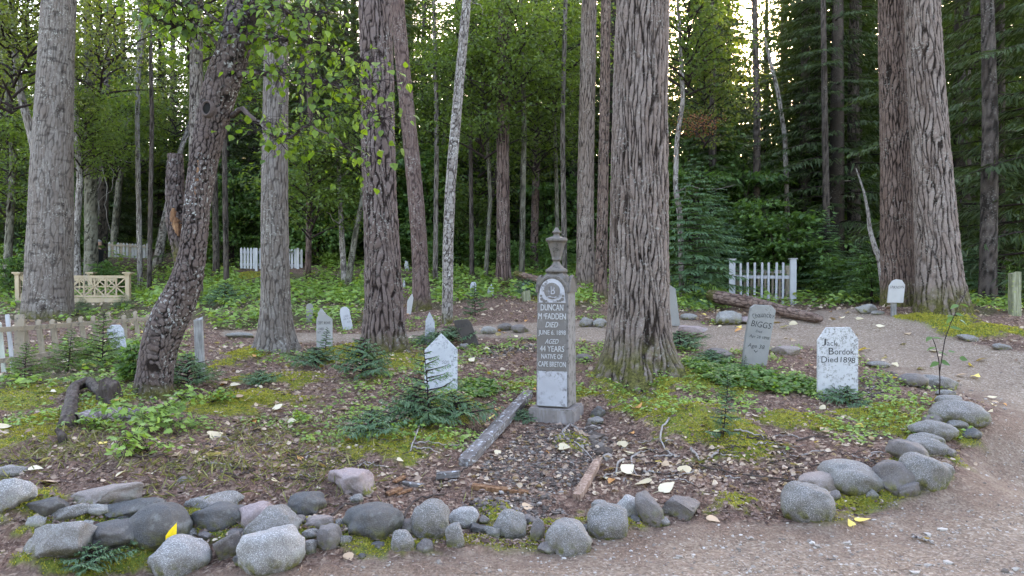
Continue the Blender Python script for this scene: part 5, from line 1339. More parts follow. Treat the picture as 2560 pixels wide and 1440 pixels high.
for k, (px, py) in enumerate([(90, 1305), (215, 1312), (245, 1275), (310, 1300), (480, 1335), (515, 1340), (590, 1335), (600, 1275), (610, 1400), (715, 1290), (740, 1300), (775, 1335), (770, 1370), (850, 1310), (862, 1350), (945, 1365), (1020, 1318), (1110, 1325), (1195, 1325), (1210, 1300), (1230, 1330), (1320, 1300), (1365, 1370), (1470, 1320), (1500, 1265), (1590, 1300), (1655, 1305), (1990, 1290), (2085, 1240), (2180, 1235), (2270, 1225), (2345, 1205), (2370, 1130), (2300, 1110), (2425, 1085), (2330, 1050)]):
    s = rk.uniform(20, 42)
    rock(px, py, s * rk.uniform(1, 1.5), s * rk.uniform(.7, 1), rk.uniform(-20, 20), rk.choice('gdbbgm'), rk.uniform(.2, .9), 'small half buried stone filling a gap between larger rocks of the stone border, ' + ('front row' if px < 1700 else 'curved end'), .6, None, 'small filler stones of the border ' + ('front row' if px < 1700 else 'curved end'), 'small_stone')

# ------------------------------------------------------------------ the person far back
def person():
    d = 20.3; base = gpt(243, d); top = pt(243, 597, d).z; Hh = max(1.45, min(1.8, top - base.z))
    t = thing('person', 'person in a black jacket with grey hair standing beside the grey birch trunk', 'person', tuple(base))
    skin, nt, b, tc = newmat('skin'); b.inputs['Base Color'].default_value = (.45, .27, .2, 1)
    jac, nt, b, tc = newmat('black_jacket'); b.inputs['Base Color'].default_value = (.008, .008, .010, 1)
    tro, nt, b, tc = newmat('dark_trousers'); b.inputs['Base Color'].default_value = (.015, .016, .02, 1)
    hai, nt, b, tc = newmat('grey_hair'); b.inputs['Base Color'].default_value = (.25, .23, .22, 1)
    def skinned(name, verts, edges, rad, mat, root=0):
        me = bpy.data.meshes.new(name); me.from_pydata([Vector(v) * Hh for v in verts], edges, []); me.materials.append(mat)
        o = link(name, me, t); m = o.modifiers.new('skin', 'SKIN'); m.use_smooth_shade = True
        if not me.skin_vertices: me.attributes.new
        for i, r in enumerate(rad):
            sv = me.skin_vertices[0].data[i]; r = r if isinstance(r, tuple) else (r, r); sv.radius = (r[0] * Hh, r[1] * Hh); sv.use_root = (i == root)
        s = o.modifiers.new('subsurf', 'SUBSURF'); s.levels = 2; s.render_levels = 2
        return o
    V = [(0, 0, .53), (0, 0, .62), (.005, 0, .74), (.01, 0, .81), (.02, -.005, .855), (.03, -.005, .895), (.035, -.008, .94), (.04, -.008, .985),
         (.0, .095, .80), (-.01, .125, .66), (.04, .13, .53), (.0, -.095, .80), (-.01, -.125, .66), (.05, -.12, .54),
         (0, .055, .48), (.01, .06, .27), (0, .065, .04), (.05, .068, .015), (0, -.055, .48), (.02, -.06, .27), (.01, -.065, .04), (.06, -.068, .015), (.065, .125, .50), (.075, -.115, .51)]
    E = [(0, 1), (1, 2), (2, 3), (3, 4), (4, 5), (5, 6), (6, 7), (3, 8), (8, 9), (9, 10), (3, 11), (11, 12), (12, 13), (0, 14), (14, 15), (15, 16), (16, 17), (0, 18), (18, 19), (19, 20), (20, 21), (10, 22), (13, 23)]
    R_ = [.07, .068, .075, .06, .032, .042, .052, .035, .036, .028, .02, .036, .028, .02, .052, .036, .024, .02, .052, .036, .024, .02, .018, .018]
    skinned('body', V, E, R_, skin)
    J = [0, 1, 2, 3, 8, 9, 10, 11, 12, 13]; JE = [(0, 1), (1, 2), (2, 3), (3, 4), (4, 5), (5, 6), (3, 7), (7, 8), (8, 9)]
    skinned('jacket', [V[i] for i in J], JE, [.10, .098, .105, .09, .062, .052, .04, .062, .052, .04], jac)
    T_ = [0, 14, 15, 16, 18, 19, 20]; skinned('trousers', [V[i] for i in T_], [(0, 1), (1, 2), (2, 3), (0, 4), (4, 5), (5, 6)], [.08, .062, .046, .036, .062, .046, .036], tro)
    skinned('hair', [(.022, -.006, .93), (.03, -.008, .965), (.04, -.008, .99)], [(0, 1), (1, 2)], [.05, .058, .045], hai)
person()
# ------------------------------------------------------------------ shrubs and saplings
def sapling(name, label, px, py, d, H, R, mesh, sc=1.0, zs=1.0, lean=(0, 0), cat='sapling', group=None):
    p = at(px, py) if d is None else gpt(px, d)
    o = link(name, mesh, None, p, (lean[1], lean[0], rs.random() * 6.28), (sc, sc, sc * zs))
    return tag(o, label, cat, group)
def hem(seed, H, R, nb, ntw, wid, mat=NEEDLE_NEAR, sub=4, droop=.25, bend=(0, 0), fan=1.0, zb=.06):
    def stem(z): return np.array([bend[0] * (z / H) ** 2, bend[1] * (z / H) ** 2, 0])
    g = conifer_geo(seed, H=H, zb=zb * H, R=R, nb=nb, ntw=ntw, wid=wid, sub=sub, droop=droop, rise=.3, tip=.85, fan=fan, stem=stem)
    zz = np.linspace(-.05, H * 1.02, 8); P = np.array([stem(max(z, 0)) + np.array([0, 0, z]) for z in zz])
    tube(g, P, np.linspace(.012 * max(H, .5) + .002, .002, 8), 5, mi=1)
    return g.mesh('hemlock_sapling', [mat, TWIG])
H_TALL = hem(301, .70, .40, 30, 20, .010, droop=.12, bend=(.10, 0), fan=1.15)
H_BUSH = hem(302, .34, .42, 34, 20, .011, droop=.2, fan=1.2)
H_LOW = hem(303, .20, .36, 26, 18, .011, droop=.2, fan=1.2)
H_THIN = hem(304, .50, .20, 27, 18, .010, droop=.2, fan=1.15)
H_BRT = hem(305, .72, .42, 36, 20, .013, droop=.2, fan=1.2, mat=NEEDLE_BRIGHT)
sapling('hemlock_sapling', 'dark young hemlock leaning across the front of the large white pointed board', 1072, 1062, None, 0, 0, H_TALL, .98, .98)
for k, (px, py, me, sc, lab) in enumerate([
    (1035, 1058, H_BUSH, .85, 'bushy low hemlock on the moss left of the leaning young hemlock'),
    (930, 1085, H_LOW, .95, 'low dark hemlock seedling on the litter in front of the stout mauve trunk'),
    (905, 945, H_BUSH, 1.15, 'spreading hemlock seedling at the foot of the stout mauve trunk'),
    (790, 915, H_LOW, 1.1, 'dark hemlock seedling in front of the Cept. Rowe board'),
    (1140, 1050, H_LOW, 1.1, 'feathery hemlock seedling right of the leaning young hemlock'),
    (1308, 1050, H_LOW, .50, 'small bluish hemlock seedling against the left side of the obelisk base'),
    (1808, 1095, H_THIN, .80, 'thin hemlock seedling on the moss cushion right of the massive trunk'),
    (1818, 1005, H_THIN, .55, 'upright hemlock seedling among the white leaved ground plants'),
    (2115, 1010, H_LOW, .78, 'hemlock seedling brushing the lower right of the Jack Bordok board'),
    (1858, 935, H_THIN, .42, 'thin hemlock seedling in front of the leaning grey Biggs board'),
    (1775, 905, H_LOW, .80, 'pale hemlock spray between the massive trunk and the leaning grey board'),
    (1700, 870, H_LOW, 1.1, 'blue green hemlock seedling on the right root of the massive trunk'),
    (470, 970, H_BUSH, 1.0, 'dark hemlock seedling between the leaning birch and the split grey post'),
    (400, 930, H_BRT, .60, 'bright hemlock sapling left of the leaning birch foot, near the rotten stump'),
    (255, 925, H_BRT, .80, 'bright green hemlock sapling in front of the weathered picket fence, nearest the leaning birch'),
    (170, 930, H_BRT, .75, 'bright green hemlock sapling in front of the middle of the weathered picket fence'),
    (60, 960, H_BRT, .62, 'green hemlock sapling at the photo edge in front of the weathered picket fence'),
    (292, 905, H_BRT, .36, 'green hemlock partly veiling the tilted clipped corner board'),
    (1080, 860, H_LOW, 1.0, 'hemlock seedling hiding the foot of the narrow pointed board'),
    (1130, 855, H_LOW, 1.1, 'hemlock seedling at the foot of the slender birch beside the dark Paulson board'),
    (1188, 790, H_THIN, 1.1, 'tiny bare hemlock seedling on the far path border right of the slender birch'),
    (812, 885, H_THIN, .65, 'thin hemlock seedling right in front of the Cept. Rowe lettering'),
    (1318, 742, H_BUSH, 1.1, 'dark hemlock seedling over the rotten stub left of the obelisk'),
    (230, 1420, H_LOW, .62, 'dark hemlock sprig growing out of the mossy front rock pile'),
    (300, 1340, H_LOW, .40, 'small hemlock sprig between the rocks left of the smooth dark boulder'),
    (650, 960, H_LOW, .7, 'faint hemlock seedling on the moss before the straight grey trunk'),
    (560, 770, H_BUSH, 1.3, 'young hemlock among leafy plants between leaning birch and straight grey trunk')]):
    sapling('hemlock_sapling', lab, px, py, None, 0, 0, me, sc, rs.uniform(.9, 1.15), (rs.uniform(-.12, .12), rs.uniform(-.1, .1)))
for px, d, sc, zs, v, lab in [(1735, 15.5, .95, 1.0, 0, 'bushy young hemlock just right of the massive trunk, in front of the shaded wood'),
                          (1790, 18.5, .9, 1.0, 1, 'bushy young hemlock left of the white gated enclosure'),
                          (2060, 18.5, .8, .8, 0, 'low bushy hemlock right of the white gated enclosure'),
                          (2440, 13.5, .55, .7, 1, 'low hemlock bough between the twin stemmed tree and the mossy post'),
                          (2150, 16.5, .6, .7, 1, 'shaded hemlock bush beside the far end of the dirt path'),
                          (120, 15.2, .22, .4, 0, 'hemlock spray behind the weathered picket fence, below the cream lattice'),
                          (310, 15.0, .24, .4, 1, 'hemlock spray in front of the right end of the cream lattice'),
                          (205, 14.4, .22, .4, 1, 'dark hemlock spray in front of the middle of the cream lattice')]:
    p = gpt(px, d); t = link('hemlock_bush', HEDGE[v], None, p, (0, 0, rs.random() * 6), (sc, sc, sc * zs)); tag(t, lab, 'bush')

# broad-leaved shrubs with layered leaf sprays
def shrub_mesh(seed, H, R, nst, leafm, size, per=26, layers=6, name='leafy_shrub', outline=RHOMB, tilt=.35):
    rng = np.random.RandomState(seed); g = Geo()
    for s in range(nst):
        az = rng.rand() * 6.28; lean = rng.rand() * .5
        top = np.array([math.cos(az) * R * lean, math.sin(az) * R * lean, H * (.65 + .4 * rng.rand())])
        ts = np.linspace(0, 1, 8)[:, None]
        C = top * ts * np.array([1, 1, 1]) + np.array([0, 0, -.05]) + rng.randn(8, 3) * .012 * H
        tube(g, C, np.linspace(.006 + .006 * H, .003, 8), 4, mi=1, cap=False)
        for l in range(layers):
            z = .25 + .75 * (l + rng.rand()) / layers; i = int(z * 6.9); o = C[i]
            for b in range(3):
                a2 = rng.rand() * 6.28; bl = R * (.35 + .6 * rng.rand()) * (1.15 - .7 * z)
                e = o + np.array([math.cos(a2) * bl, math.sin(a2) * bl, bl * (.25 - .3 * rng.rand())])
                tube(g, [o, (o + e) / 2 + [0, 0, .04 * bl], e], [.004, .003, .0015], 3, mi=1, cap=False)
                n = per; tt = .2 + .85 * rng.rand(n)
                P = o + (e - o) * tt[:, None] + rng.randn(n, 3) * np.array([.16, .16, .05]) * bl
                D = unit((P - o) * [1, 1, .2] + rng.randn(n, 3) * .35 * bl + [0, 0, -.1 * bl]); Nn = unit(np.array([0, 0, 1.0]) + rng.randn(n, 3) * tilt)
                L = size * (.6 + .8 * rng.rand(n)); leaves(g, P, D, Nn, L, L * .62, outline, mi=0, a=np.clip(.1 + .8 * rng.rand(n), 0, 1))
    return g.mesh(name, [leafm, TWIG])
SH = [shrub_mesh(400 + i, 1.6, .95, 6, LEAF_SHRUB, .085) for i in range(3)]
SHL = [shrub_mesh(410 + i, .75, .65, 6, LEAF_HERB, .075, per=20, layers=4) for i in range(2)]
SHD = [shrub_mesh(420 + i, 2.6, 1.5, 6, LEAF_SHRUB, .10, per=30, layers=8) for i in range(2)]
for px, d, sc, me, lab in [
    (1965, 18.6, 1.25, SHD[0], 'tall layered maple shrub rising behind the white gated enclosure'),
    (1880, 19.3, 1.0, SHD[1], 'broad layered shrub behind the left post of the white gated enclosure'),
    (2030, 19.0, .85, SH[0], 'leafy shrub beside the right post of the white gated enclosure'),
    (1815, 19.5, 1.25, SH[1], 'leafy shrub above the raised end of the fallen brown log'),
    (2090, 17.2, .8, SH[2], 'shrub in the shade where the dirt path ends'),
    (2180, 15.5, .7, SH[0], 'leafy shrub left of the foot of the twin stemmed tree'),
    (1745, 19, 1.0, SH[2], 'leafy shrub behind the bushy hemlock beside the massive trunk'),
    (1920, 23, 1.9, SHD[0], 'high sunlit shrub crown against the dark spruces behind the gated enclosure'),
    (2000, 24, 1.7, SHD[1], 'high green shrub crown right of the dead pole below the sun'),
    (1150, 22.5, 1.3, SH[0], 'rounded shrub at the dark wood edge right of the slender birch'),
    (1205, 21.5, .9, SH[1], 'shrub at the dark wood edge left of the straight reddish trunk'),
    (1100, 21, .7, SH[2], 'low shrub in front of the slim round topped board'),
    (1000, 22.5, .9, SH[0], 'shrub in the gap between the stout and curved mauve trunks'),
    (1390, 19, .85, SH[1], 'shrub behind the stone urn'),
    (1300, 21.5, .75, SH[2], 'shrub around the splintered red snag'),
    (830, 21.5, .6, SHL[0], 'low shrub under the dark conifers right of the white picket fence'),
    (640, 22.5, .7, SH[1], 'shrub peeping over the white picket fence'),
    (262, 18.6, .62, SH[0], 'leafy shrub hiding the legs of the person'),
    (292, 19.2, .58, SH[1], 'leafy shrub behind the right end of the cream lattice'),
    (30, 19, .7, SH[2], 'leafy shrub at the photo edge behind the cream lattice'),
    (440, 22, .6, SHL[1], 'low leafy shrub between the grey picket fence and the leaning birch'),
    (2420, 16, .8, SH[0], 'dark leafy shrub right of the twin stemmed tree'),
    (2560, 14.5, .6, SH[1], 'dark leafy shrub behind the mossy square post'),
    (800, 22.6, 1.5, SHD[0], 'layered maple shrub with airy crown between the straight and stout trunks')]:
    tag(link('leafy_shrub', me, None, gpt(px, d), (0, 0, rs.random() * 6.28), (sc, sc, sc * rs.uniform(.9, 1.1))), lab, 'shrub')
for k, (px, d, sc, me) in enumerate([(1700, 21, 1.3, SHD[0]), (1760, 22.5, 1.7, SHD[1]), (1850, 21.5, 1.5, SHD[0]), (2060, 22.5, 1.6, SHD[1]), (1640, 23, 1.5, SHD[0]), (1560, 22.5, 1.1, SHD[1]), (1380, 23, 1.3, SHD[0]), (1110, 23.5, 1.4, SHD[1]), (740, 23.5, 1.3, SHD[1]), (580, 23, 1.1, SHD[0]), (1000, 24, 1.5, SHD[0]), (160, 22, 1.0, SHD[1])]):
    tag(link('maple_shrub', me, None, gpt(px, d), (0, 0, rs.random() * 6.28), (sc, sc, sc * rs.uniform(1.1, 1.45))), 'tall airy maple shrub before the dark conifers, ' + ('right of the massive furrowed trunk' if px > 1600 else 'among the upright trunks in the middle' if px > 900 else 'near the picket fences'), 'shrub', 'tall maple shrubs before the conifers ' + ('to the right' if px > 1600 else 'in the middle' if px > 900 else 'near the fences'))
# forest-edge filler shrubs
rf = random.Random(3)
for k in range(80):
    d = rf.uniform(21.5, 31); px = rf.uniform(-100, 2700)
    sc = rf.uniform(.5, 1.15)
    if px > 2240 : sc *= .7
    lab = 'shaded leafy shrub of the dark undergrowth among the conifer stems, ' + ('beyond the picket fences' if px < 620 else 'behind the upright trunks' if px < 1560 else 'behind the gated enclosure')
    tag(link('undergrowth_shrub', rf.choice(SH + SHL), None, gpt(px, d), (0, 0, rf.random() * 6.28), (sc,) * 3), lab, 'shrub', lab[6:])

# lobed currant at the birch foot and the round leaved shrub left of it
def creeper_mesh(seed, R, n, leafm, size, outline, H=.18, nst=7, name='currant_shrub'):
    rng = np.random.RandomState(seed); g = Geo()
    for s in range(nst):
        az = rng.rand() * 6.28; L = R * (.5 + .6 * rng.rand()); ts = np.linspace(0, 1, 9)
        C = np.stack([np.cos(az + ts * .5) * ts * L, np.sin(az + ts * .5) * ts * L, H * (.3 + rng.rand()) * np.sin(ts * 2.4) + .01], -1)
        tube(g, C, np.linspace(.003, .0015, 9), 4, mi=1, cap=False)
        m = n // nst; tt = .15 + .85 * rng.rand(m); i = (tt * 7.9).astype(int)
        P = C[i] + (C[i + 1] - C[i]) * rng.rand(m, 1) + rng.randn(m, 3) * [.05, .05, .03]
        D = unit(rng.randn(m, 3) * [1, 1, .3] + [0, 0, -.15]); Nn = unit(np.array([0, -.35, 1.0]) + rng.randn(m, 3) * .3)
        Ls = size * (.55 + .8 * rng.rand(m)); leaves(g, P, D, Nn, Ls, Ls * 1.05, outline, fold=.12, bend=.15, a=.2 + .6 * rng.rand(m))
        for j in range(0, m, 2): tube(g, [C[i[j]], P[j]], [.002, .0015], 3, mi=1, cap=False)
    return g.mesh(name, [leafm, TWIG])
CUR = [creeper_mesh(500, .46, 330, LEAF_HERB, .052, MAPLE, .20, 9), creeper_mesh(501, .26, 110, LEAF_HERB, .05, MAPLE, .12)]
tag(link('currant_shrub', CUR[0], None, at(392, 1075), (0, 0, 1.0)), 'bright green lobed leaf shrub sprawling below the leaning birch foot', 'shrub')
tag(link('currant_shrub', CUR[1], None, at(372, 1135), (0, 0, 2.0)), 'trailing sprig of lobed leaves, lowest below the leaning birch foot', 'shrub')
tag(link('currant_shrub', CUR[1], None, at(238, 1075), (0, 0, 4.0), (.7,) * 3), 'small tuft of lobed leaves in front of the crumbly pale log', 'shrub')
tag(link('currant_shrub', CUR[1], None, at(530, 1010), (0, 0, 5.0), (.8,) * 3), 'small pale leafy sprig below the split grey post', 'shrub')
tag(link('currant_shrub', CUR[1], None, at(755, 1055), (0, 0, 3.0), (.6,) * 3), 'single pale green sprig on the litter left of the hemlock seedlings', 'shrub')
RL = shrub_mesh(430, .62, .34, 7, LEAF_SHRUB, .075, per=9, layers=4, outline=OVATE, name='broadleaf_shrub')
tag(link('broadleaf_shrub', RL, None, at(345, 950), (0, 0, .5), (.72,) * 3), 'broad round leaved shrub touching the lower left of the leaning birch', 'shrub')
# the slim sapling by the curved border with paired leaves
g = Geo(); b0 = at(2348, 1000); dd = b0.y
sp = [(2348, 1002), (2346, 940), (2342, 870), (2360, 850), (2385, 795), (2418, 722)]
C1 = np.array([pt(x, y, dd) for x, y in [(2348, 1004), (2350, 950), (2347, 900), (2338, 862), (2330, 842)]]); C2 = np.array([pt(x, y, dd - .02) for x, y in [(2349, 930), (2362, 850), (2376, 810), (2394, 770), (2418, 722)]])
tube(g, C1, [.006, .006, .005, .004, .003], 6, mi=1); tube(g, C2, [.005, .005, .004, .003, .003], 6, mi=1)
rng = np.random.RandomState(9)
LP = [(2330, 842, -1, 9), (2332, 845, 1, -2), (2340, 868, -1, 4), (2345, 880, 1, 6), (2346, 905, -1, 8), (2350, 902, 1, 9), (2372, 815, -1, -4), (2374, 818, 1, 2), (2384, 790, -1, -3), (2388, 785, 1, 2), (2396, 762, -1, 6), (2400, 760, 1, 3), (2372, 880, 1, -4), (2398, 895, 1, 4), (2385, 790, -1, 20), (2400, 800, 1, 12)]
Pl = np.array([pt(x, y, dd) for x, y, s, e in LP]); Dl = np.array([[s * 1.0, rng.uniform(-.5, .3), -e / 25] for x, y, s, e in LP]); Nl = np.array([[0, -.55, 1.0]] * len(LP)) + rng.randn(len(LP), 3) * .25
leaves(g, Pl, Dl, Nl, .10 * (.7 + .5 * rng.rand(len(LP))), .055, OVATE, fold=.15, bend=.2, a=.2 + .3 * rng.rand(len(LP)))
me = g.mesh('leafy_sapling', [LEAF_SHRUB, TWIG], origin=b0); tag(link('leafy_sapling', me, None, b0), 'slim forked sapling with paired leaves growing from the curved stone border', 'sapling')

# ------------------------------------------------------------------ ground cover (leafy plants nobody could count)
def scatter_poly(rng, P, n):
    lo, hi = P.min(0), P.max(0); out = []
    while sum(map(len, out)) < n:
        q = lo + (hi - lo) * rng.rand(n * 3, 2); out.append(q[inpoly(q[:, 0], q[:, 1], P)])
    return np.vstack(out)[:n]
def plants(geo, XY, rng, hgt, size, nl, outline=RHOMB, spread=.09):
    a_, b_ = XY[:, 0], XY[:, 1]; u_ = a_ / b_ * F + 1280
    XY = XY[~(((u_ > 30) & (u_ < 335) & (b_ > 14.6) & (b_ < 17.2)) | ((u_ > 590) & (u_ < 765) & (b_ > 18.6) & (b_ < 21.2)))]
    n = len(XY); z = gz(XY[:, 0], XY[:, 1]); B = np.c_[XY, z]
    B = np.repeat(B, nl, 0); m = len(B)
    hh = np.repeat(hgt * (.35 + .9 * rng.rand(n)), nl) * (.4 + .6 * rng.rand(m))
    a = rng.rand(m) * 6.28; r = spread * (.3 + .9 * rng.rand(m))
    P = B + np.c_[np.cos(a) * r * .4, np.sin(a) * r * .4, hh]
    D = unit(np.c_[np.cos(a), np.sin(a), .25 - .6 * rng.rand(m)]); Nn = unit(np.array([0, -.15, 1.0]) + rng.randn(m, 3) * .35)
    L = size * (.55 + .8 * rng.rand(m)); leaves(geo, P, D, Nn, L, L * .6, outline, a=np.clip(np.repeat(.2 + .6 * rng.rand(n), nl) + .15 * rng.randn(m), 0, 1))
    return B[::nl]
rng = np.random.RandomState(21)
GC = Geo()
def areaof(P): x, y = P[:, 0], P[:, 1]; return .5 * abs(np.dot(x, np.roll(y, 1)) - np.dot(y, np.roll(x, 1)))
for k, (dens, hgt, size, nl) in enumerate([(38, .24, .10, 7), (70, .14, .07, 6), (34, .2, .10, 6), (34, .2, .10, 6), (130, .07, .055, 5), (30, .25, .11, 6), (35, .22, .09, 6), (30, .10, .08, 5), (120, .06, .05, 5), (34, .2, .09, 6)]):
    P = GREEN[k]; XY = scatter_poly(rng, P, int(min(dens * areaof(P), 5000)))
    XY = XY[fbm(XY[:, 0] * 1.6, XY[:, 1] * 1.6, 61) > .40]
    plants(GC, XY, rng, hgt, size, nl, spread=size * 1.2)
# sparse plants on the whole bed and everywhere under the wood
XY = np.c_[rng.uniform(-30, 30, 16000), rng.uniform(14.5, 34, 16000)]
XY = XY[(np.abs(XY[:, 0]) < XY[:, 1] * .78) & (path_mask(XY[:, 0], XY[:, 1]) < .2) & (fbm(XY[:, 0] * .7, XY[:, 1] * .7, 77) + .12 * rng.rand(len(XY)) > .45)]
plants(GC, XY, rng, .28, .12, 6, spread=.16)
XY = np.c_[rng.uniform(-6.5, 4.5, 9500), rng.uniform(5.6, 12.5, 9500)]
keep = (path_mask(XY[:, 0], XY[:, 1]) < .05) & (np.abs(XY[:, 0]) < XY[:, 1] * .75) & (fbm(XY[:, 0] * 1.4, XY[:, 1] * 1.4, 91) > .51) & (XY[:, 1] > 5.9)
plants(GC, XY[keep], rng, .07, .042, 5, spread=.05)
go = GC.build('ground_cover', LEAF_HERB); tag(go, 'low leafy green plants covering the forest floor', None, None, 'stuff')
# pale green bunchberry leaves right of the massive trunk
BB = Geo(); P = poly([(1715, 935), (1770, 905), (1850, 930), (1960, 945), (2060, 965), (2080, 985), (1900, 985), (1760, 975)])
XY = scatter_poly(rng, P, 420); plants(BB, XY, rng, .10, .06, 5, OVATE, .05)
P = poly([(1130, 985), (1215, 950), (1250, 975), (1230, 1000), (1160, 1010)]); XY = scatter_poly(rng, P, 80); plants(BB, XY, rng, .08, .06, 5, OVATE, .05)
tag(BB.build('bunchberry_plants', LEAF_SHRUB), 'broad pale green leaves carpeting the ground right of the massive trunk', None, None, 'stuff')
# moss tufts
MG = Geo()
for (cx, cy, rx, ry, hh) in MOSS:
    n = int(min(7000, 13000 * rx * ry * 3.2 * (1 if cy < 9.5 else .4)))
    if n < 20: continue
    r = np.sqrt(rng.rand(n)) * 1.15; a = rng.rand(n) * 6.28
    x, y = cx + np.cos(a) * r * rx, cy + np.sin(a) * r * ry
    k = moss_mask(x, y)[0] * (1 - .9 * path_mask(x, y)) > .35 + .4 * rng.rand(n); x, y = x[k], y[k]; n = len(x)
    if n == 0: continue
    s = .006 + .007 * rng.rand(n); s *= 1 + (cy > 9.5) * .8
    tn = .25 + .75 * fbm(x * 7, y * 7, 23) * rng.uniform(.7, 1.25, n)
    leaves(MG, np.c_[x, y, gz(x, y) - .003], rdir(rng, n, .5, 1.6), rdir(rng, n, -.3, .3), s * 1.5, s * .8, a=np.clip(tn, 0, 1))
MOSSM = leaf_mat('moss_tufts', (.055, .06, .010), (.34, .305, .05), .25, .8)
tag(MG.build('moss', MOSSM), 'yellow green moss cushions on the forest floor', None, None, 'stuff')

# ------------------------------------------------------------------ litter, needles, grass, gravel
rng = np.random.RandomState(31)
def front_xy(n, y0, y1, p=1.6):
    y = y0 + (y1 - y0) * rng.rand(n) ** p; return np.c_[(rng.rand(n) * 2 - 1) * (y * .74 + .3), y]
LT = Geo()
XY = front_xy(60000, 4.3, 16); k = (path_mask(XY[:, 0], XY[:, 1]) < .25 + .5 * rng.rand(len(XY)) ** 3) & (fbm(XY[:, 0] * 2, XY[:, 1] * 2, 55) > .25 + .25 * rng.rand(len(XY)))
XY = XY[k]; n = len(XY)
Ls = .012 + .03 * rng.rand(n) ** 2.2
leaves(LT, np.c_[XY, gz(XY[:, 0], XY[:, 1]) + .004 + .008 * rng.rand(n)], rdir(rng, n, -.15, .3), rdir(rng, n, .6, 3), Ls, Ls * rng.uniform(.25, .9, n), [(0, 0), (.3, -.5), (.9, -.25), (1, .3), (.5, .5), (.1, .3)], fold=.3, bend=.25, a=rng.rand(n))
m, nt, b, tc = newmat('dry_litter'); nt.links.new(ramp(nt, attr(nt, 'tint'), [(0, (.04, .022, .017)), (.4, (.11, .066, .052)), (.75, (.20, .14, .115)), (.93, (.33, .25, .19)), (1, (.45, .37, .27))]), b.inputs['Base Color'])
LITTER = m
OL = Geo(); XY = front_xy(6500, 5.2, 18, 1.2); XY = XY[(path_mask(XY[:, 0], XY[:, 1]) < .12 + rng.rand(len(XY)) ** np.where(XY[:, 1] > 8, 2.2, 4.5)) & (moss_mask(XY[:, 0], XY[:, 1])[0] < .3 + .7 * rng.rand(len(XY)))]; n = len(XY)
Ls = (.03 + .04 * rng.rand(n)) * np.clip(XY[:, 1] / 9, .8, 1.25)
leaves(OL, np.c_[XY, gz(XY[:, 0], XY[:, 1]) + .008 + .014 * rng.rand(n)], rdir(rng, n, -.2, .45), rdir(rng, n, .4, 1.6), Ls, Ls * rng.uniform(.5, .85, n), OVATE, fold=.3, bend=.25, a=rng.rand(n))
XY = np.vstack([scatter_poly(rng, poly([(1190, 1175), (1290, 1095), (1480, 1075), (1500, 1200), (1400, 1260), (1180, 1260)]), 260), scatter_poly(rng, poly([(640, 860), (1330, 860), (1330, 990), (1000, 1060), (640, 1080)]), 1500), scatter_poly(rng, poly([(1500, 1080), (1700, 1150), (2000, 1110), (2240, 1080), (2000, 1210), (1500, 1230)]), 420)]); n = len(XY)
Ls = .022 + .035 * rng.rand(n)
leaves(OL, np.c_[XY, gz(XY[:, 0], XY[:, 1]) + .01 + .014 * rng.rand(n)], rdir(rng, n, -.2, .45), rdir(rng, n, .4, 1.6), Ls, Ls * rng.uniform(.4, .85, n), OVATE, fold=.3, bend=.25, a=.8 * rng.rand(n) ** 1.3)
tag(OL.build('fallen_leaves', leaf_mat('old_fallen_leaf', (.13, .068, .05), (.46, .35, .26), .12, .6)), 'small curled old leaves, pinkish brown to cream, scattered thickly over the litter', None, None, 'stuff')
tag(LT.build('leaf_litter', LITTER), 'brown scraps of old leaves and bark on the forest floor', None, None, 'stuff')
ND = Geo()
XY = front_xy(26000, 4.0, 8.5); k = (path_mask(XY[:, 0], XY[:, 1]) < .3 + .7 * rng.rand(len(XY)) ** 2) | (XY[:, 1] < 5) & (rng.rand(len(XY)) < .3); XY = XY[k]; n = len(XY)
leaves(ND, np.c_[XY, gz(XY[:, 0], XY[:, 1]) + .003 + .005 * rng.rand(n)], rdir(rng, n, -.1, .15), rdir(rng, n, 2, 5), .02 + .05 * rng.rand(n) ** 2, .003 + .004 * rng.rand(n), RHOMB, fold=.1, bend=.05, a=.3 + .65 * rng.rand(n))
tag(ND.build('needle_litter', LITTER), 'fallen needles and bits of twig around the front stone border', None, None, 'stuff')
GR = Geo()
for c, rx, ry, n in [((700, 1110), 260, 60, 900), ((150, 1130), 160, 60, 700), ((820, 1180), 120, 40, 250), ((500, 1180), 200, 30, 350), ((560, 1285), 60, 30, 40), ((330, 1240), 60, 20, 30), ((230, 860), 200, 20, 200)]:
    a = at0(*c); b1 = at0(c[0], c[1] - ry); X = a.x + rng.randn(n) * rx * a.y / F * .6; Y = a.y + rng.randn(n) * (b1.y - a.y) * .7
    for j in range(n):
        pass
    z = gz(X, Y); D = rdir(rng, n, .2, 1.2); L = .04 + .08 * rng.rand(n)
    leaves(GR, np.c_[X, Y, z], D, rdir(rng, n, 0, .6), L, .003 + .002 * rng.rand(n), [(0, -.5), (.35, -.45), (.7, -.3), (1, 0), (.7, .3), (.35, .45), (0, .5)], fold=0, bend=.35, a=rng.rand(n))
tag(GR.build('grass', leaf_mat('thin_grass', (.06, .08, .02), (.24, .22, .09), .3, .6)), 'thin dry grass blades on the litter', None, None, 'stuff')
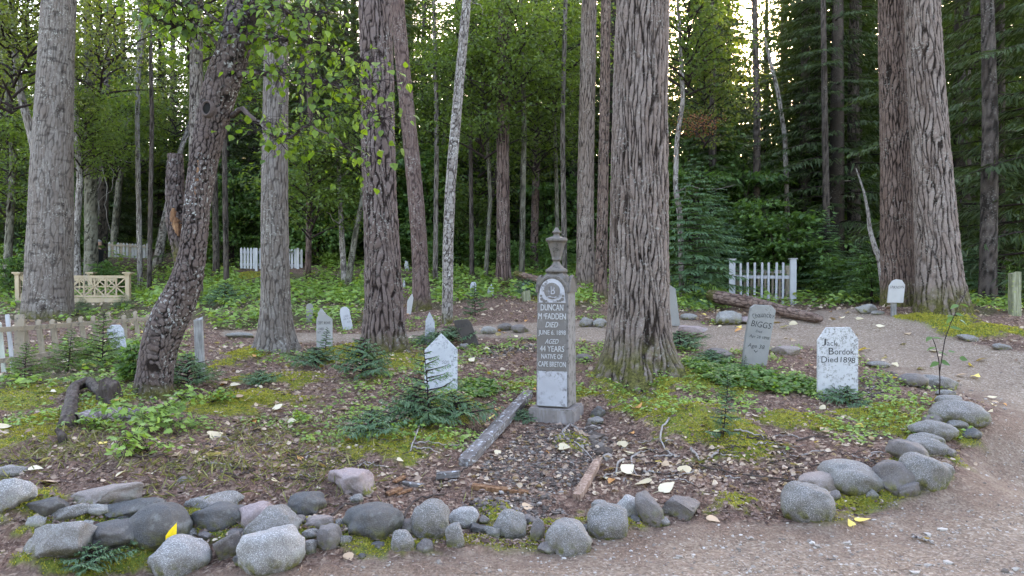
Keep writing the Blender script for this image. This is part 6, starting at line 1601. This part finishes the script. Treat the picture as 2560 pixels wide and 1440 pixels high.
# gravel in the obelisk plot, pebbles on the path
bm = bmesh.new(); bmesh.ops.create_icosphere(bm, subdivisions=1, radius=1.0)
IV = np.array([v.co[:] for v in bm.verts]); IT = np.array([[v.index for v in f.verts] for f in bm.faces]); bm.free()
def pebbles(geo, XY, size, lift=.25):
    n = len(XY); z = gz(XY[:, 0], XY[:, 1]); s = size * (.5 + rng.rand(n) ** 2 * 1.3)
    V = IV[None] * (1 + .28 * rng.randn(n, len(IV), 1)).clip(.5, 1.5) * (s[:, None, None] * np.stack([.8 + .6 * rng.rand(n), .8 + .6 * rng.rand(n), .5 + .3 * rng.rand(n)], -1)[:, None])
    V = V + np.c_[XY, z + s * lift][:, None]
    geo.add(V.reshape(-1, 3), tris=(np.arange(n)[:, None, None] * len(IV) + IT[None]).reshape(-1, 3), a=np.repeat(rng.rand(n), len(IV)))
m, nt, b, tc = newmat('gravel_stone'); cg = ramp(nt, attr(nt, 'tint'), [(0, (.034, .024, .019)), (.5, (.085, .066, .056)), (.85, (.14, .115, .10)), (1, (.25, .22, .20))])
nt.links.new(mixc(nt, rng_(nt, noise(nt, tc, 120, 3), .5, .7, 0, .5), cg, (.09, .07, .06)), b.inputs['Base Color'])
GG = Geo(); PG = poly([(1195, 1165), (1290, 1090), (1350, 1065), (1470, 1070), (1500, 1120), (1480, 1185), (1400, 1240), (1300, 1225), (1190, 1195)])
pebbles(GG, scatter_poly(rng, PG, 2000), .0110, .1)
PG2 = poly([(1150, 1260), (1300, 1225), (1400, 1250), (1420, 1290), (1300, 1300), (1180, 1300)]); pebbles(GG, scatter_poly(rng, PG2, 260), .013)
PG3 = poly([(1460, 1060), (1500, 1050), (1520, 1150), (1500, 1160)]); pebbles(GG, scatter_poly(rng, PG3, 60), .03)
PG4 = poly([(2120, 960), (2230, 930), (2270, 960), (2200, 1000), (2130, 990)]); pebbles(GG, scatter_poly(rng, PG4, 500), .012)
PG5 = poly([(1200, 870), (1330, 860), (1340, 880), (1220, 895)]); pebbles(GG, scatter_poly(rng, PG5, 250), .016)
og = GG.build('gravel', m, smooth=False); tag(og, 'grey gravel heaped on the grave plot in front of the obelisk', None, None, 'stuff')
PB = Geo(); XY = front_xy(16000, 3.4, 9.0, 1.3); XY = XY[path_mask(XY[:, 0], XY[:, 1]) > .6]; XY = XY[fbm(XY[:, 0] * 1.5, XY[:, 1] * 1.5, 66) > .30 + .3 * rng.rand(len(XY))]
pebbles(PB, XY, .0052, .15); XY2 = XY[rng.rand(len(XY)) < .06]; pebbles(PB, XY2 + .02, .012, .15)
m, nt, b, tc = newmat('path_pebble'); nt.links.new(ramp(nt, attr(nt, 'tint'), [(0, (.10, .08, .068)), (.4, (.22, .19, .165)), (.8, (.31, .275, .24)), (1, (.42, .39, .36))]), b.inputs['Base Color'])
tag(PB.build('path_gravel', m, smooth=False), 'small loose pebbles on the dirt path', None, None, 'stuff')

# ------------------------------------------------------------------ fallen leaves and twigs one can tell apart
FLM = {}
for nm, cs in {'cream': ((.36, .29, .18), (.54, .46, .33)), 'tan': ((.27, .165, .10), (.44, .31, .21)), 'yellow': ((.50, .34, .06), (.66, .50, .14)), 'orange': ((.38, .15, .045), (.52, .25, .09)), 'green': ((.25, .30, .10), (.42, .45, .22))}.items():
    FLM[nm] = leaf_mat(nm + '_fallen_leaf', cs[0], cs[1], .15, .6)
FL = {}
for nm in FLM:
    FL[nm] = []
    for v in range(3):
        g = Geo(); rg = np.random.RandomState(v * 7 + len(nm))
        o = np.array([HEART, OVATE, HEART][v], float); o = np.vstack([[o[0]], np.repeat(o[1:], 1, 0)])
        leaves(g, [[-.5, 0, .12]], [[1, .05, rg.uniform(-.1, .15)]], [[rg.uniform(-.2, .2), rg.uniform(-.3, .3), 1]], 1.0, .82, o, fold=rg.uniform(-.3, .35), bend=rg.uniform(-.25, .3), a=rg.uniform(.2, .9))
        tube(g, [(-.5, 0, .12), (-.7, .05, .1), (-.85, .12, .05)], [.02, .016, .014], 4, cap=False)
        FL[nm].append(g.mesh('fallen_leaf', FLM[nm]))
LEAFPOS = [('cream', 15, 1075, 36), ('cream', 88, 1187, 40), ('tan', 118, 1218, 46), ('cream', 112, 1162, 38), ('cream', 300, 1199, 30), ('yellow', 256, 1118, 26), ('tan', 440, 1147, 34), ('cream', 534, 1150, 44), ('tan', 548, 1135, 30), ('cream', 540, 1094, 40),
  ('tan', 630, 1058, 34), ('cream', 618, 1006, 26), ('orange', 632, 1060, 26), ('tan', 640, 1080, 28), ('cream', 695, 1030, 34), ('cream', 688, 1215, 30), ('tan', 706, 1180, 32), ('tan', 806, 1172, 26), ('cream', 590, 968, 26), ('tan', 560, 964, 22), ('cream', 730, 1062, 28), ('cream', 800, 1000, 22), ('orange', 870, 1110, 24), ('tan', 860, 1025, 26),
  ('cream', 975, 1060, 28), ('yellow', 1232, 1052, 24), ('green', 1165, 1098, 34), ('tan', 1098, 1060, 22), ('cream', 1295, 1103, 26), ('cream', 1412, 1126, 30), ('tan', 1322, 1276, 32), ('cream', 1557, 1118, 34), ('cream', 1572, 1138, 30), ('cream', 1605, 1128, 22), ('cream', 1568, 1184, 42), ('tan', 1585, 1194, 34), ('cream', 1605, 1214, 44), ('cream', 1668, 1232, 46), ('yellow', 1647, 1164, 26), ('tan', 1665, 1166, 22), ('cream', 1712, 1186, 42),
  ('tan', 1520, 1180, 30), ('orange', 1528, 1210, 24), ('orange', 1598, 1022, 24), ('cream', 1576, 1022, 20), ('tan', 1530, 1025, 20), ('tan', 1686, 997, 18), ('green', 1790, 1092, 28), ('tan', 1756, 1068, 24), ('cream', 1888, 1046, 20), ('cream', 1956, 1120, 34), ('cream', 2045, 1078, 32), ('tan', 2062, 1086, 30), ('cream', 1988, 1170, 34), ('yellow', 2150, 1072, 22), ('yellow', 2040, 1110, 14), ('yellow', 1930, 962, 24), ('tan', 1930, 955, 22), ('orange', 2300, 1000, 24), ('yellow', 2345, 1007, 34), ('cream', 2058, 1025, 20),
  ('yellow', 2127, 1318, 22), ('yellow', 2155, 1312, 36), ('tan', 1784, 1305, 34), ('tan', 872, 1405, 32), ('tan', 2310, 1355, 24), ('yellow', 2240, 952, 22), ('cream', 2480, 1000, 22), ('cream', 2475, 1036, 26), ('tan', 2405, 945, 24), ('yellow', 2440, 948, 26), ('tan', 2450, 905, 26), ('yellow', 2425, 918, 18), ('cream', 2300, 925, 26), ('yellow', 2155, 878, 22), ('cream', 2240, 915, 22), ('cream', 2330, 880, 22), ('tan', 2270, 838, 20), ('cream', 2100, 830, 18), ('cream', 2200, 820, 20), ('cream', 2150, 800, 18), ('tan', 2080, 800, 18),
  ('cream', 1985, 812, 22), ('cream', 1960, 822, 22), ('tan', 1940, 808, 24), ('yellow', 1848, 822, 16), ('orange', 1845, 830, 18), ('cream', 1810, 814, 16), ('cream', 1800, 820, 14), ('tan', 1770, 800, 16), ('yellow', 1760, 790, 14), ('cream', 1245, 840, 16), ('orange', 1325, 844, 14), ('cream', 1290, 845, 12), ('cream', 1218, 876, 16), ('yellow', 1230, 960, 20), ('yellow', 1225, 938, 18), ('tan', 1200, 912, 18), ('cream', 1180, 905, 20), ('tan', 1290, 935, 18), ('tan', 1260, 975, 18), ('cream', 720, 920, 18), ('tan', 600, 1000, 20), ('cream', 690, 980, 18), ('tan', 1060, 985, 20), ('cream', 905, 960, 16), ('orange', 1050, 940, 18), ('cream', 130, 985, 24), ('tan', 55, 950, 20), ('tan', 500, 1160, 26), ('cream', 200, 1120, 22), ('tan', 780, 1110, 28), ('cream', 1000, 1165, 18), ('tan', 930, 1230, 22), ('yellow', 270, 980, 20), ('cream', 150, 1055, 30), ('cream', 300, 1050, 24), ('orange', 290, 1010, 22)]
rl = random.Random(8); SURF = {}
cols = {'cream': 'pale cream', 'tan': 'tan', 'yellow': 'bright yellow', 'orange': 'orange brown', 'green': 'yellowing green'}
for nm, px, py, w in LEAFPOS:
    p = at(px, py); s = w * p.y / F * 1.0
    inpath = path_mask(np.array([p.x]), np.array([p.y]))[0] > .5
    zone = 'on the dirt path' if inpath else 'on the bed left of the stone obelisk' if px < 1330 and p.y < 9 else 'on the bed right of the stone obelisk' if p.y < 9 else 'on the ground beyond the lettered boards'
    lab = '%s fallen leaf lying %s' % (cols[nm], zone)
    s *= 1.05
    o = link('fallen_leaf', rl.choice(FL[nm]), None, p + Vector((0, 0, .012)), (rl.uniform(-.1, .5), rl.uniform(-.3, .3), rl.random() * 6.28), (s, s, s))
    tag(o, lab, 'leaf', cols[nm] + ' leaves ' + zone)
# more small ones, the same kinds
for k in range(150):
    y = rl.uniform(5.4, 15); x = rl.uniform(-.66, .66) * y; p = Vector((x, y, float(gz(x, y)[0])))
    inpath = path_mask(np.array([x]), np.array([y]))[0] > .5
    if y < 5.0 and inpath: continue
    px = 1280 + F * x / y; nm = rl.choice(('cream', 'tan', 'tan', 'cream', 'orange', 'yellow' if k % 3 == 0 else 'tan')); s = rl.uniform(.05, .09)
    zone = 'on the dirt path' if inpath else 'on the bed left of the stone obelisk' if px < 1330 and y < 9 else 'on the bed right of the stone obelisk' if y < 9 else 'on the ground beyond the lettered boards'
    tag(link('fallen_leaf', rl.choice(FL[nm]), None, p + Vector((0, 0, .004)), (rl.uniform(-.1, .5), rl.uniform(-.3, .3), rl.random() * 6.28), (s, s, s)), '%s fallen leaf lying %s' % (cols[nm], zone), 'leaf', cols[nm] + ' leaves ' + zone)
g = Geo(); leaves(g, [[0, 0, -.02]], [[.35, .1, 1]], [[.3, -1, .2]], .115, .055, OVATE, fold=.5, bend=.3, a=.95)
yl = leaf_mat('vivid_yellow_leaf', (.6, .40, .015), (.75, .52, .02), .2, .5)
tag(link('fallen_leaf', g.mesh('fallen_leaf', yl), None, pt(420, 1352, 4.17)), 'vivid yellow leaf standing upright between smooth boulders of the front border', 'leaf')

def twig(label, pxs, r, pale=True, lift=.012, seed=0):
    rg = np.random.RandomState(seed); n = 14; ps = np.array(pxs, float); t = np.linspace(0, 1, n); ti = np.linspace(0, 1, len(ps))
    k = np.hanning(5); k /= k.sum()
    xs = np.interp(t, ti, ps[:, 0]); ys_ = np.interp(t, ti, ps[:, 1])
    C = np.array([at(x, y) for x, y in zip(xs, ys_)]); C[:, 2] += lift * np.sin(t * math.pi) + .006 + np.abs(rg.randn(n)) * .003
    o = Vector(C.mean(0)); g = Geo(); tube(g, C, np.linspace(r, r * .5, n), 6)
    me = g.mesh('twig', TWIG_PALE if pale else TWIG, attrs={'furrow': rg.rand(g.n) * .5 + .5, 'moss': np.zeros(g.n)}, origin=o)
    tag(link('twig', me, None, o), label, 'twig')
TWIG_PALE = bark_mat('pale_twig_bark', (.30, .27, .25), (.12, .1, .09), lich_amt=.7, dark_amt=.4)
for k, (lab, ps, r, pale) in enumerate([
 ('long pale curved twig lying along the yellow moss cushion', [(1672, 1055), (1655, 1075), (1650, 1105), (1662, 1130), (1682, 1148)], .010, True),
 ('stout pale broken twig at the lower edge of the moss cushion', [(1728, 1128), (1740, 1145), (1750, 1158)], .013, True),
 ('mossy bent stick right of the stout broken twig', [(1795, 1135), (1783, 1150), (1768, 1158)], .011, True),
 ('curved root arching over the litter right of the stout broken twig', [(1770, 1160), (1800, 1175), (1815, 1190), (1805, 1200)], .009, False),
 ('long dark root running across the litter above the prominent corner boulder', [(1690, 1165), (1760, 1175), (1850, 1195), (1950, 1205), (2020, 1195)], .008, False),
 ('pale straight stick above the flat angular rock', [(1604, 1186), (1630, 1188), (1652, 1186)], .010, True),
 ('bowed pale twig near the gravel bed', [(1600, 1135), (1578, 1150), (1580, 1175), (1592, 1195)], .009, True),
 ('short tan twig bending beside the crumbling timber', [(1560, 1152), (1545, 1165), (1540, 1190)], .012, True),
 ('curly twig right of the obelisk base', [(1405, 1085), (1425, 1068), (1440, 1075), (1450, 1090)], .007, True),
 ('small looped twig right in front of the obelisk base', [(1412, 1095), (1405, 1085), (1412, 1075), (1425, 1085)], .006, True),
 ('thin twig in the gravel below the obelisk', [(1435, 1108), (1470, 1140), (1485, 1160)], .007, True),
 ('grey twig with lichen below the leaning young hemlock', [(1050, 1065), (1042, 1090), (1025, 1135)], .009, True),
 ('forked end of lichen twig pointing right below the leaning young hemlock', [(1035, 1115), (1065, 1113), (1095, 1117), (1115, 1118)], .007, True),
 ('long thin root crossing the moss left of the slanting timber', [(1110, 1075), (1150, 1072), (1185, 1078)], .006, False),
 ('brown stick behind the rounded egg like boulder', [(1010, 1300), (1025, 1272), (1050, 1255), (1110, 1240)], .010, False),
 ('grey stick lying above the egg shaped dark stone', [(830, 1292), (860, 1275), (900, 1262)], .010, False),
 ('pale stick on the moss in front of the Jack Bordok board', [(1835, 1080), (1870, 1090), (1910, 1100)], .009, True),
 ('dark twig beside the young sapling of the curved border', [(2260, 965), (2310, 975), (2340, 978)], .008, False),
 ('dark twig lying on the path right of the prominent corner boulder', [(2280, 1348), (2310, 1358), (2335, 1365)], .009, True),
 ('thin dark root along the litter below the Jack Bordok board', [(2090, 1075), (2150, 1090), (2230, 1100)], .006, False),
 ('brown twig in the litter left of the large white pointed board', [(640, 1070), (690, 1050), (740, 1040)], .006, False),
 ('grey brown twig below the lobed leaf shrub', [(300, 1140), (350, 1150), (420, 1148)], .010, False),
 ('dark fallen stick at the photo edge above the front rock pile', [(0, 1165), (50, 1160), (110, 1152)], .008, False),
 ('thin pale twig under the dark Paulson board', [(1110, 905), (1160, 895), (1210, 900)], .007, True),
 ('long thin stick lying across the path left of the massive trunk', [(1300, 850), (1380, 858), (1440, 852)], .008, False)]):
    twig(lab, ps, r, pale, seed=k)
def loose(n, seed):
    rg = random.Random(seed)
    for k in range(n):
        px = rg.uniform(1500, 2200) if k % 3 else rg.uniform(480, 1150); py = rg.uniform(1085, 1215); L = rg.uniform(20, 90); a = rg.uniform(-.5, .5)
        e = (px + L * math.cos(a), py + L * math.sin(a) * .5); m_ = ((px + e[0]) / 2 + rg.uniform(-8, 8), (py + e[1]) / 2 + rg.uniform(-10, 10))
        side = 'right' if px > 1330 else 'left'
        twig('thin broken twig strewn on the brown litter %s of the gravel plot' % side, [(px, py), m_, e], rg.uniform(.003, .0075), rg.random() < .35, .006, k)
        o = bpy.data.objects[-1] if False else None
loose(120, 2)
for o in bpy.data.objects:
    if o.name.startswith('twig') and o.get('label', '').startswith('thin broken twig'): o['group'] = 'thin twigs strewn ' + o['label'][-25:]

# knots and lichen crust on trunks: bracket-like lichen cluster at the foot of the massive trunk
